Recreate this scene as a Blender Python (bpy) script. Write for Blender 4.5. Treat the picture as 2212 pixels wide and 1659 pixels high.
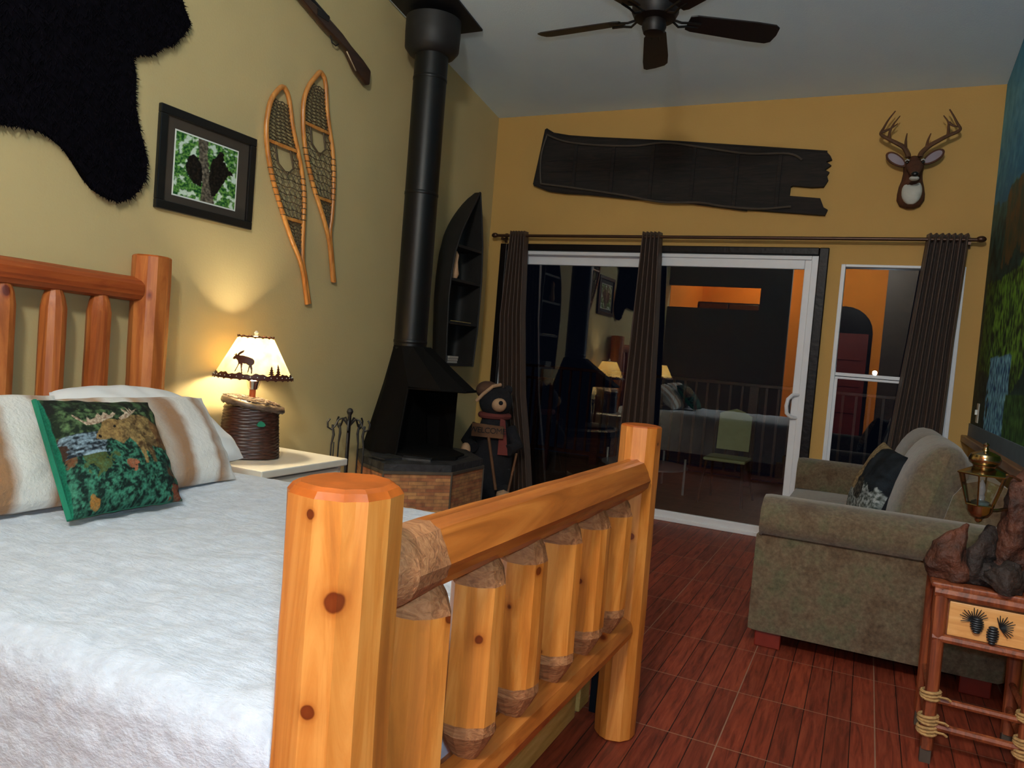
import bpy, math, random
from math import sin, cos, pi, sqrt, radians
from mathutils import Vector, Matrix, noise
from mathutils.geometry import tessellate_polygon

for o in list(bpy.data.objects): bpy.data.objects.remove(o)
scene = bpy.context.scene
COL = scene.collection
random.seed(7)

# ------------------------------------------------------------------ camera
YAW, PIT, ROL, FPX, CAMH = 0.4432, -0.04515, 0.0812, 1617.4, 1.22
f_ = Vector((-sin(YAW)*cos(PIT), cos(YAW)*cos(PIT), sin(PIT)))
r_ = Vector((cos(YAW), sin(YAW), 0)); u_ = r_.cross(f_)
R_ = cos(ROL)*r_ + sin(ROL)*u_; U_ = -sin(ROL)*r_ + cos(ROL)*u_
cam_data = bpy.data.cameras.new('camera'); cam = bpy.data.objects.new('camera', cam_data); COL.objects.link(cam)
cam_data.sensor_width = 36; cam_data.lens = 36*FPX/2212; cam_data.clip_start = 0.02
mw = Matrix((R_, U_, -f_)).transposed().to_4x4(); mw.translation = Vector((0, 0, CAMH)); cam.matrix_world = mw
scene.camera = cam

# ------------------------------------------------------------------ world, lights, exposure
w = bpy.data.worlds.new('night'); scene.world = w; w.use_nodes = True
w.node_tree.nodes['Background'].inputs[0].default_value = (0.010, 0.014, 0.03, 1)
w.node_tree.nodes['Background'].inputs[1].default_value = 0.12
def light(name, kind, loc, energy, color, radius=0.03, size=None):
    l = bpy.data.lights.new(name, kind); l.energy = energy; l.color = color
    if kind == 'POINT': l.shadow_soft_size = radius
    if size: l.shape = 'RECTANGLE'; l.size, l.size_y = size
    o = bpy.data.objects.new(name, l); o.location = loc; COL.objects.link(o); return o
FLASH = light('camera_flash', 'SPOT', (0.06, -0.03, 1.31), 50, (0.66, 1.0, 1.28), 0.022)
FLASH.data.shadow_soft_size = 0.03; FLASH.data.spot_size = 2.4; FLASH.data.spot_blend = 0.7
FLASH.rotation_euler = (Vector((f_.x, f_.y, f_.z-0.02))).to_track_quat('-Z', 'Y').to_euler()
FILL = light('room_fill_light', 'POINT', (-0.2, -0.9, 3.22), 292, (1.0, 1.05, 0.99), 0.2)  # added fill lamp behind the camera, raises the room's ambient light
KIT2 = light('kitchen_cabinet_light', 'POINT', (-2.0, -2.35, 2.86), 55, (1.0, 0.60, 0.24), 0.06)
PORCH = light('porch_light', 'POINT', (0.9, 7.0, 2.6), 2.5, (1.0, 0.85, 0.7), 0.05)
vs = scene.view_settings
vs.view_transform = 'Standard'; vs.look = 'None'; vs.gamma = 1; vs.use_curve_mapping = False; vs.exposure = 0.0

# ------------------------------------------------------------------ room dimensions
XL, XR, D = -3.045, 0.626, 5.73
ZC, SL = 3.181, 0.15
YB = -3.1
def ceil_z(y): return ZC + SL*(D-y)

# ------------------------------------------------------------------ materials
def srgb(r, g, b):
    f = lambda c: (c/255)/12.92 if c/255 <= 0.04045 else (((c/255)+0.055)/1.055)**2.4
    return (f(r), f(g), f(b))
MATS = {}
def newmat(name):
    m = bpy.data.materials.new(name); m.use_nodes = True; MATS[name] = m
    return m, m.node_tree.nodes, m.node_tree.links, m.node_tree.nodes['Principled BSDF']
def texco(n, l, scale=(1, 1, 1), rot=(0, 0, 0)):
    t = n.new('ShaderNodeTexCoord'); mp = n.new('ShaderNodeMapping'); mp.inputs['Scale'].default_value = scale
    mp.inputs['Rotation'].default_value = rot
    l.new(t.outputs['Object'], mp.inputs['Vector']); return mp.outputs['Vector']
def nz(n, l, vec, scale, detail=4, rough=0.5, dist=0):
    t = n.new('ShaderNodeTexNoise'); t.inputs['Scale'].default_value = scale; t.inputs['Detail'].default_value = detail
    t.inputs['Roughness'].default_value = rough; t.inputs['Distortion'].default_value = dist
    l.new(vec, t.inputs['Vector']); return t.outputs['Fac']
def ramp(n, l, fac, stops):
    r = n.new('ShaderNodeValToRGB'); e = r.color_ramp.elements
    while len(e) > 1: e.remove(e[-1])
    e[0].position = stops[0][0]; e[0].color = (*stops[0][1], 1)
    for p, c in stops[1:]:
        x = e.new(p); x.color = (*c, 1)
    l.new(fac, r.inputs['Fac']); return r.outputs['Color']
def mixc(n, l, fac, a, b, mode='MIX'):
    m = n.new('ShaderNodeMix'); m.data_type = 'RGBA'; m.blend_type = mode
    for s, v in ((0, fac), (6, a), (7, b)):
        if hasattr(v, 'is_linked') or hasattr(v, 'links'): l.new(v, m.inputs[s])
        elif s == 0: m.inputs[0].default_value = v
        else: m.inputs[s].default_value = (*v, 1)
    return m.outputs[2]
def bump(n, l, b, h, strength=0.3, dist=0.01):
    x = n.new('ShaderNodeBump'); x.inputs['Strength'].default_value = strength; x.inputs['Distance'].default_value = dist
    l.new(h, x.inputs['Height']); l.new(x.outputs['Normal'], b.inputs['Normal'])
def plain(name, c, rough=0.6, metal=0.0, var=0.12, scale=12, bmp=0.0, bscale=60, spec=0.5, bd=0.005, stretch=(1, 1, 1), sheen=0):
    m, n, l, b = newmat(name)
    v = texco(n, l, stretch)
    f = nz(n, l, v, scale)
    lo = tuple(x*(1-var) for x in c); hi = tuple(min(1, x*(1+var)) for x in c)
    l.new(ramp(n, l, f, [(0.3, lo), (0.7, hi)]), b.inputs['Base Color'])
    b.inputs['Roughness'].default_value = rough; b.inputs['Metallic'].default_value = metal
    b.inputs['Specular IOR Level'].default_value = spec
    if sheen: b.inputs['Sheen Weight'].default_value = sheen; b.inputs['Sheen Roughness'].default_value = 0.6
    if bmp: bump(n, l, b, nz(n, l, v, bscale, 5), bmp, bd)
    return m
KNOTS = [(1.177,-0.79,0.861,1.5),(1.153,-0.801,0.705,1),(1.135,-0.804,0.976,0.7),(1.171,0.684,0.665,1.2),(1.222,0.74,0.96,0.8),(1.193,-0.493,0.759,1.2),(1.173,-0.332,0.659,1),(1.142,-0.143,0.664,0.8),(1.196,-0.106,0.745,1),(1.136,0.078,0.491,0.7),(1.153,0.284,0.618,0.7),(1.152,0.482,0.688,0.6)]
def wood(name, dark, mid, light_, axis='Z', knots=True, rough=0.32, scale=1.0, coat=0.3, knotscale=2.6, bmp=0.15):
    m, n, l, b = newmat(name)
    k = {'X': (0.10, 1, 1), 'Y': (1, 0.10, 1), 'Z': (1, 1, 0.10)}[axis]
    v = texco(n, l, tuple(x*scale for x in k))
    f = nz(n, l, v, 16, 7, 0.62, 1.6)
    c1 = ramp(n, l, f, [(0.34, dark), (0.48, mid), (0.64, light_)])
    f2 = nz(n, l, texco(n, l, tuple(0.35*x for x in k)), 6, 2)
    c1 = mixc(n, l, 0.3, c1, ramp(n, l, f2, [(0.35, mid), (0.65, light_)]))
    if knots == 'list':     # knots of the footboard logs, where the real ones are
        tcn = n.new('ShaderNodeTexCoord'); cur = None
        sn = n.new('ShaderNodeTexNoise'); sn.inputs['Scale'].default_value = 40; l.new(tcn.outputs['Object'], sn.inputs['Vector'])
        for kx, ky, kz, ks in KNOTS:
            d_ = n.new('ShaderNodeVectorMath'); d_.operation = 'DISTANCE'; d_.inputs[1].default_value = (kx, ky, kz); l.new(tcn.outputs['Object'], d_.inputs[0])
            q = n.new('ShaderNodeMath'); q.operation = 'DIVIDE'; q.inputs[1].default_value = 0.1*ks; l.new(d_.outputs['Value'], q.inputs[0])
            if cur is None: cur = q.outputs[0]
            else:
                mn = n.new('ShaderNodeMath'); mn.operation = 'MINIMUM'; l.new(cur, mn.inputs[0]); l.new(q.outputs[0], mn.inputs[1]); cur = mn.outputs[0]
        ad = n.new('ShaderNodeMath'); ad.operation = 'MULTIPLY_ADD'; ad.inputs[1].default_value = 0.05; l.new(sn.outputs['Fac'], ad.inputs[0]); l.new(cur, ad.inputs[2])
        kc = ramp(n, l, ad.outputs[0], [(0.0, (0.30, 0.16, 0.13)), (0.09, (0.26, 0.12, 0.09)), (0.115, (0.22, 0.10, 0.07)), (0.135, (0.72, 0.6, 0.5)), (0.2, (0.9, 0.86, 0.82)), (0.42, (1, 1, 1))])
        c1 = mixc(n, l, 1.0, c1, kc, 'MULTIPLY')
    elif knots:
        kk = {'X': (0.55, 1, 1), 'Y': (1, 0.55, 1), 'Z': (1, 1, 0.55)}[axis]
        vo = n.new('ShaderNodeTexVoronoi'); vo.inputs['Scale'].default_value = knotscale*3
        l.new(texco(n, l, kk), vo.inputs['Vector'])
        kc = ramp(n, l, vo.outputs['Distance'], [(0.0, (0.16, 0.05, 0.04)), (0.09, (0.26, 0.10, 0.06)), (0.115, (0.7, 0.5, 0.4)), (0.16, (1, 1, 1))])
        c1 = mixc(n, l, 1.0, c1, kc, 'MULTIPLY')
    l.new(c1, b.inputs['Base Color'])
    b.inputs['Roughness'].default_value = rough
    b.inputs['Coat Weight'].default_value = coat; b.inputs['Coat Roughness'].default_value = 0.2
    bump(n, l, b, f, bmp, 0.004)
    return m
def painted(name, rough=0.85, bmp=0.25, bscale=250, mul=0.25, mscale=90, sheen=0):
    m, n, l, b = newmat(name)
    a = n.new('ShaderNodeAttribute'); a.attribute_name = 'Col'
    v = texco(n, l); f = nz(n, l, v, mscale, 4)
    g = ramp(n, l, f, [(0.3, (1-mul,)*3), (0.7, (1+0*mul,)*3)])
    l.new(mixc(n, l, 1.0, a.outputs['Color'], g, 'MULTIPLY'), b.inputs['Base Color'])
    b.inputs['Roughness'].default_value = rough; b.inputs['Specular IOR Level'].default_value = 0.25
    if sheen: b.inputs['Sheen Weight'].default_value = sheen
    if bmp: bump(n, l, b, nz(n, l, v, bscale, 3), bmp, 0.003)
    return m

M_wall_l = plain('tan wall paint', srgb(193, 174, 126), 0.75, var=0.03, scale=3, bmp=0.25, bscale=90, bd=0.003, spec=0.3)
M_wall_f = plain('amber wall paint', srgb(197, 157, 90), 0.75, var=0.03, scale=3, bmp=0.25, bscale=90, bd=0.003, spec=0.3)
M_ceil = plain('white ceiling paint', srgb(222, 241, 255), 0.9, var=0.03, scale=3, bmp=0.3, bscale=120, bd=0.003, spec=0.2)
M_kwall = plain('orange kitchen paint', srgb(232, 140, 40), 0.8, var=0.03, scale=3)
M_part = plain('grey partition paint', srgb(96, 88, 78), 0.8, var=0.03, scale=3)
M_white = plain('white vinyl frame', srgb(222, 224, 228), 0.4, var=0.02)
M_nwhite = plain('white painted wood', srgb(228, 222, 208), 0.35, var=0.03)
M_trim = plain('dark glossy trim', srgb(16, 10, 10), 0.4, spec=0.2, var=0.2, bmp=0.35, bscale=30, bd=0.006)
M_black = plain('black stove enamel', (0.0045, 0.0045, 0.005), 0.42, var=0.1, bmp=0.05, bscale=30, spec=0.35)
M_hood = plain('matte black sheet steel', (0.0035, 0.0032, 0.0032), 0.8, var=0.15, spec=0.12)
M_blackm = plain('matte black iron', (0.009, 0.008, 0.009), 0.55, var=0.2)
M_slate = plain('black slate', (0.022, 0.023, 0.027), 0.45, var=0.5, scale=20, bmp=0.4, bscale=40, bd=0.01)
M_fur = plain('black fur', (0.0028, 0.0022, 0.004), 0.95, var=0.4, scale=40, spec=0.05)
M_mat = plain('charcoal mat board', srgb(58, 50, 42), 0.8, var=0.05)
M_frameb = plain('black picture frame', (0.008, 0.008, 0.008), 0.3, var=0.1)
M_cream = plain('white mat edge', srgb(220, 225, 220), 0.7, var=0.02)
M_ash = wood('steamed ash', srgb(138, 74, 28), srgb(186, 112, 48), srgb(214, 150, 76), 'Z', False, 0.35, 1, 0.3)
M_lace = plain('rawhide lacing', srgb(74, 58, 38), 0.6, var=0.2)
M_gun = wood('dark gun stock', srgb(30, 18, 14), srgb(52, 32, 22), srgb(74, 46, 30), 'Y', False, 0.35)
M_bark = wood('weathered black planks', srgb(10, 8, 7), srgb(24, 18, 15), srgb(40, 31, 26), 'X', False, 0.85, 2, 0)
M_gunwale = plain('grey gunwale strip', srgb(72, 62, 52), 0.7, var=0.2)
M_canoe = plain('black canoe skin', srgb(24, 21, 18), 0.7, var=0.3, bmp=0.2, bscale=40)
M_canoein = plain('canoe shelf inside', srgb(20, 14, 12), 0.7, var=0.3)
M_curt = plain('dark brown curtain', srgb(68, 48, 36), 0.5, var=0.2, scale=8, sheen=0.05, stretch=(9, 9, 0.3))
M_rod = plain('bronze rod', srgb(78, 54, 40), 0.35, 0.5, var=0.1)
M_post = wood('honey pine log upright', srgb(158, 84, 28), srgb(196, 114, 42), srgb(220, 146, 70), 'Z', 'list', 0.38, 1.0, 0.3)
M_rail = wood('honey pine log rail', srgb(138, 68, 22), srgb(172, 92, 34), srgb(200, 120, 52), 'Y', True, 0.4, 1.0, 0.3)
M_ropost = wood('orange pine log upright', srgb(126, 52, 18), srgb(168, 86, 36), srgb(206, 126, 62), 'Z', True, 0.5, 1.0, 0.08)
M_rorail = wood('orange pine log rail darker', srgb(120, 46, 16), srgb(150, 66, 24), srgb(174, 88, 36), 'Y', True, 0.5, 1.0, 0.08)
M_tenon = wood('rough cut tenon', srgb(110, 62, 32), srgb(152, 94, 54), srgb(182, 124, 78), 'X', False, 0.75, 4.0, 0, bmp=1.0)
M_endgr = plain('log end grain', srgb(172, 84, 26), 0.35, var=0.25, scale=18, bmp=0.1)
M_plank = wood('pale pine plank', srgb(180, 140, 70), srgb(206, 168, 92), srgb(222, 188, 116), 'Y', False, 0.5, 1.5, 0)
M_mattress = plain('white mattress', srgb(225, 225, 225), 0.8, var=0.03)
M_mahog = plain('mahogany block', srgb(120, 36, 22), 0.35, var=0.15)
M_brass = plain('aged brass', srgb(158, 140, 104), 0.2, 1.0, var=0.15)
M_chrome = plain('polished nickel', (0.8, 0.8, 0.8), 0.15, 1.0, var=0.05)
M_copper = plain('brown lamp stem', srgb(120, 62, 40), 0.4, var=0.1)
M_silh = plain('rust brown cut metal', srgb(70, 26, 14), 0.5, var=0.1)
M_teal = plain('teal green fly', srgb(30, 120, 96), 0.4, var=0.2)
M_drift = plain('driftwood', srgb(76, 40, 24), 0.7, var=0.75, scale=16, bmp=1.0, bscale=22, bd=0.03)
M_driftd = plain('dark driftwood', srgb(42, 30, 25), 0.75, var=0.6, scale=16, bmp=1.0, bscale=22, bd=0.03)
M_rust = wood('reddish twig log', srgb(58, 24, 14), srgb(112, 50, 26), srgb(156, 84, 46), 'Z', True, 0.5, 2.0, 0.05)
M_drawer = wood('pale pine drawer', srgb(206, 140, 74), srgb(226, 166, 98), srgb(240, 190, 124), 'X', False, 0.4, 1.5, 0.3)
M_rope = plain('jute rope', srgb(176, 140, 88), 0.9, var=0.25, scale=60, bmp=0.8, bscale=150)
M_pewter = plain('dark pewter', srgb(60, 62, 66), 0.4, 0.7, var=0.2)
M_sofa = plain('taupe chenille', srgb(112, 99, 78), 0.95, var=0.10, scale=22, bmp=0.35, bscale=260, bd=0.002, spec=0.2, sheen=0.3)
def sofa_mat():
    m = M_sofa; n, l = m.node_tree.nodes, m.node_tree.links; b = n['Principled BSDF']; v = texco(n, l)
    f = nz(n, l, v, 9, 5, 0.7)
    l.new(mixc(n, l, 0.85, ramp(n, l, nz(n, l, v, 60, 4, 0.7), [(0.3, srgb(88, 76, 58)), (0.7, srgb(126, 112, 90))]), ramp(n, l, f, [(0.35, srgb(190, 160, 140)), (0.5, srgb(235, 225, 215)), (0.65, srgb(200, 222, 200))]), 'MULTIPLY'), b.inputs['Base Color'])
sofa_mat()
M_fan = plain('dark fan blade', srgb(24, 14, 12), 0.45, var=0.2, stretch=(4, 1, 1))
M_fanm = plain('dark fan motor', srgb(18, 12, 11), 0.5, 0.2, var=0.1)
M_deck = wood('deck boards', srgb(70, 44, 30), srgb(96, 62, 42), srgb(116, 80, 56), 'X', False, 0.7, 1.5, 0)
M_redrail = plain('wine red railing', srgb(56, 18, 20), 0.35, var=0.3, scale=30, bmp=0.5, bscale=80)
M_sling = plain('sage sling fabric', srgb(160, 166, 120), 0.8, var=0.06)
M_bronze = plain('dark bronze metal', srgb(60, 38, 32), 0.4, 0.4, var=0.1)
M_silver = plain('pale metal', srgb(180, 180, 176), 0.35, 0.5, var=0.1)
M_beige = plain('beige plush', srgb(196, 154, 118), 0.9, var=0.1, bmp=0.4, bscale=120)
M_redcl = plain('dusty red cloth', srgb(116, 52, 46), 0.9, var=0.15)
M_brncl = plain('brown plush hat', srgb(92, 62, 46), 0.9, var=0.15)
M_sign = plain('brown sign board', srgb(104, 66, 36), 0.7, var=0.2)
M_plate = plain('ivory switch plate', srgb(190, 184, 170), 0.4, var=0.03)
M_dgreen = plain('teal green pillow backing', srgb(20, 112, 84), 0.9, var=0.15, bmp=0.3, bscale=200)
M_door_red = plain('dark red door', srgb(96, 26, 18), 0.5, var=0.1)
M_steel = plain('dark blue steel', srgb(24, 34, 44), 0.4, 0.5, var=0.1)
M_paper = plain('grey paper', srgb(168, 160, 150), 0.8, var=0.05)

def brick_floor():
    m, n, l, b = newmat('wood look floor tile')
    t = n.new('ShaderNodeTexCoord'); s = n.new('ShaderNodeSeparateXYZ'); l.new(t.outputs['Object'], s.inputs[0])
    def math_(op, a, bb=None):
        x = n.new('ShaderNodeMath'); x.operation = op
        for i, v in enumerate((a, bb)):
            if v is None: continue
            if hasattr(v, 'links'): l.new(v, x.inputs[i])
            else: x.inputs[i].default_value = v
        return x.outputs[0]
    def cell(out, off, pitch):
        a = math_('DIVIDE', math_('ADD', out, off), pitch)
        fl = math_('FLOOR', a); fr = math_('SUBTRACT', a, fl); return fl, fr
    px, py, pb = 0.466, 0.458, 0.466/6
    fx, rx = cell(s.outputs[0], 0.336, px); fy, ry = cell(s.outputs[1], -2.461, py); bx, rb = cell(s.outputs[0], 0.336, pb)
    def edge(r, wd): # 1 near cell edge
        a = math_('MINIMUM', r, math_('SUBTRACT', 1.0, r)); return math_('LESS_THAN', a, wd)
    grout = math_('MAXIMUM', edge(rx, 0.0042), edge(ry, 0.0045)); joint = edge(rb, 0.022)
    cmb = n.new('ShaderNodeCombineXYZ'); l.new(bx, cmb.inputs[0]); l.new(fy, cmb.inputs[1])
    wn = n.new('ShaderNodeTexWhiteNoise'); wn.noise_dimensions = '3D'; l.new(cmb.outputs[0], wn.inputs[0])
    v = texco(n, l, (1, 0.08, 1)); f = nz(n, l, v, 60, 6, 0.65, 0.6)
    c = ramp(n, l, f, [(0.3, srgb(92, 38, 24)), (0.5, srgb(134, 56, 36)), (0.72, srgb(158, 76, 50))])
    tone = ramp(n, l, wn.outputs[0], [(0, (0.68, 0.66, 0.66)), (0.5, (0.9, 0.85, 0.84)), (1, (1.1, 1.02, 0.95))])
    c = mixc(n, l, 1.0, c, tone, 'MULTIPLY')
    c = mixc(n, l, joint, c, srgb(40, 18, 12)); c = mixc(n, l, grout, c, srgb(150, 112, 90))
    l.new(c, b.inputs['Base Color']); b.inputs['Roughness'].default_value = 0.55; b.inputs['Specular IOR Level'].default_value = 0.35
    bump(n, l, b, math_('SUBTRACT', f, math_('MULTIPLY', math_('MAXIMUM', grout, joint), 2.0)), 0.25, 0.002)
    return m
M_floor = brick_floor()
def brick_mat(name, c1, c2, mortar, bw, bh):
    m, n, l, b = newmat(name)
    t = n.new('ShaderNodeTexBrick'); t.inputs['Scale'].default_value = 1; t.inputs['Brick Width'].default_value = bw
    t.inputs['Row Height'].default_value = bh; t.inputs['Mortar Size'].default_value = 0.0015
    t.inputs['Color1'].default_value = (*c1, 1); t.inputs['Color2'].default_value = (*c2, 1); t.inputs['Mortar'].default_value = (*mortar, 1)
    tc = n.new('ShaderNodeTexCoord'); l.new(tc.outputs['UV'], t.inputs['Vector'])
    f = nz(n, l, texco(n, l), 22, 4)
    l.new(mixc(n, l, 1.0, t.outputs['Color'], ramp(n, l, f, [(0.3, (0.6, 0.6, 0.6)), (0.7, (1.15, 1.1, 1.0))]), 'MULTIPLY'), b.inputs['Base Color'])
    b.inputs['Roughness'].default_value = 0.8
    bump(n, l, b, t.outputs['Fac'], -0.4, 0.004)
    return m
M_brick = brick_mat('thin rustic brick', srgb(158, 96, 66), srgb(188, 140, 90), srgb(128, 94, 72), 0.11, 0.022)

def glass_mat(name, refl=0.13, tint=(0.93, 0.95, 0.95)):
    m, n, l, b = newmat(name); n.remove(b)
    tr = n.new('ShaderNodeBsdfTransparent'); tr.inputs[0].default_value = (*tint, 1)
    gl = n.new('ShaderNodeBsdfGlossy'); gl.inputs['Roughness'].default_value = 0.0
    mx = n.new('ShaderNodeMixShader')
    fr = n.new('ShaderNodeFresnel'); fr.inputs[0].default_value = 1.5
    a = n.new('ShaderNodeMath'); a.operation = 'MULTIPLY_ADD'; a.inputs[1].default_value = 1.0; a.inputs[2].default_value = refl
    l.new(fr.outputs[0], a.inputs[0]); l.new(a.outputs[0], mx.inputs[0])
    l.new(tr.outputs[0], mx.inputs[1]); l.new(gl.outputs[0], mx.inputs[2])
    l.new(mx.outputs[0], n['Material Output'].inputs[0]); return m
M_glass = glass_mat('double glazed pane', 0.07)
M_lglass = glass_mat('thin lantern glass', 0.07, (0.9, 0.92, 0.88))
def shade_mat():
    m, n, l, b = newmat('parchment lamp shade')
    v = texco(n, l); f = nz(n, l, v, 14, 3)
    c = ramp(n, l, f, [(0.3, srgb(246, 206, 120)), (0.7, srgb(255, 228, 160))])
    tl = n.new('ShaderNodeBsdfTranslucent'); df = n.new('ShaderNodeBsdfDiffuse'); mx = n.new('ShaderNodeMixShader')
    mx.inputs[0].default_value = 0.34
    l.new(c, tl.inputs[0]); l.new(c, df.inputs[0]); l.new(df.outputs[0], mx.inputs[1]); l.new(tl.outputs[0], mx.inputs[2])
    l.new(mx.outputs[0], n['Material Output'].inputs[0]); n.remove(b); return m
M_shade = shade_mat()
def emis(name, c, s):
    m, n, l, b = newmat(name); b.inputs['Emission Color'].default_value = (*c, 1); b.inputs['Emission Strength'].default_value = s
    b.inputs['Base Color'].default_value = (*c, 1); return m
M_bulb = emis('lit bulb', (1, 0.8, 0.5), 6)
M_fill = emis('lit fill lamp bowl', (1, 0.8, 0.55), 3)
def comf_mat():
    m, n, l, b = newmat('white faux fur')
    v = texco(n, l, (1, 1, 1)); f = nz(n, l, v, 26, 5, 0.6); f2 = nz(n, l, texco(n, l, (0.5, 1.5, 1)), 60, 4, 0.6)
    l.new(ramp(n, l, f, [(0.3, srgb(184, 189, 199)), (0.7, srgb(206, 211, 221))]), b.inputs['Base Color'])
    b.inputs['Roughness'].default_value = 0.95; b.inputs['Specular IOR Level'].default_value = 0.2
    b.inputs['Sheen Weight'].default_value = 0.3
    ad = n.new('ShaderNodeMath'); ad.operation = 'ADD'; l.new(f, ad.inputs[0]); l.new(f2, ad.inputs[1])
    bump(n, l, b, ad.outputs[0], 0.45, 0.012); return m
M_comf = comf_mat()
def stripe_mat():
    m, n, l, b = newmat('striped faux fur')
    # bands across the width of the sham (along its local Y)
    t = n.new('ShaderNodeTexCoord'); s = n.new('ShaderNodeSeparateXYZ'); l.new(t.outputs['UV'], s.inputs[0])
    f = nz(n, l, texco(n, l, (1, 1, 0.5)), 16, 4)
    x = n.new('ShaderNodeMath'); x.operation = 'MULTIPLY_ADD'; x.inputs[1].default_value = 0.07; l.new(f, x.inputs[0]); l.new(s.outputs[0], x.inputs[2])
    Wc, Tn, Gy, Br = srgb(214, 210, 204), srgb(170, 134, 100), srgb(172, 156, 142), srgb(150, 110, 76)
    c = ramp(n, l, x.outputs[0], [(0.08, Wc), (0.13, Tn), (0.20, Gy), (0.27, Tn), (0.33, Wc), (0.44, Wc), (0.49, Tn), (0.56, Gy), (0.64, Br), (0.69, Br), (0.75, Wc), (0.86, Wc), (0.91, Br), (0.97, Gy), (1.0, Wc)])
    l.new(c, b.inputs['Base Color']); b.inputs['Roughness'].default_value = 0.95; b.inputs['Specular IOR Level'].default_value = 0.2
    b.inputs['Sheen Weight'].default_value = 0.3
    bump(n, l, b, nz(n, l, texco(n, l), 70, 5, 0.6), 0.6, 0.008); return m
M_stripe = stripe_mat()
M_paint = painted('woven picture', mul=0.45, mscale=160, bmp=0.5, bscale=300)
M_photo = painted('printed photograph', 0.35, 0, mul=0.15)
M_mural = painted('painted mural', 0.7, 0.2, mul=0.2, mscale=30)
def wick_mat(name, c1, c2):
    m, n, l, b = newmat(name)
    v = texco(n, l, (1, 1, 6)); f = nz(n, l, v, 30, 4)
    l.new(ramp(n, l, f, [(0.35, c1), (0.7, c2)]), b.inputs['Base Color']); b.inputs['Roughness'].default_value = 0.4
    return m
M_wick = wick_mat('dark brown wicker', srgb(34, 16, 12), srgb(74, 40, 30))
M_wickl = wick_mat('grey brown wicker', srgb(52, 42, 38), srgb(104, 92, 86))

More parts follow.
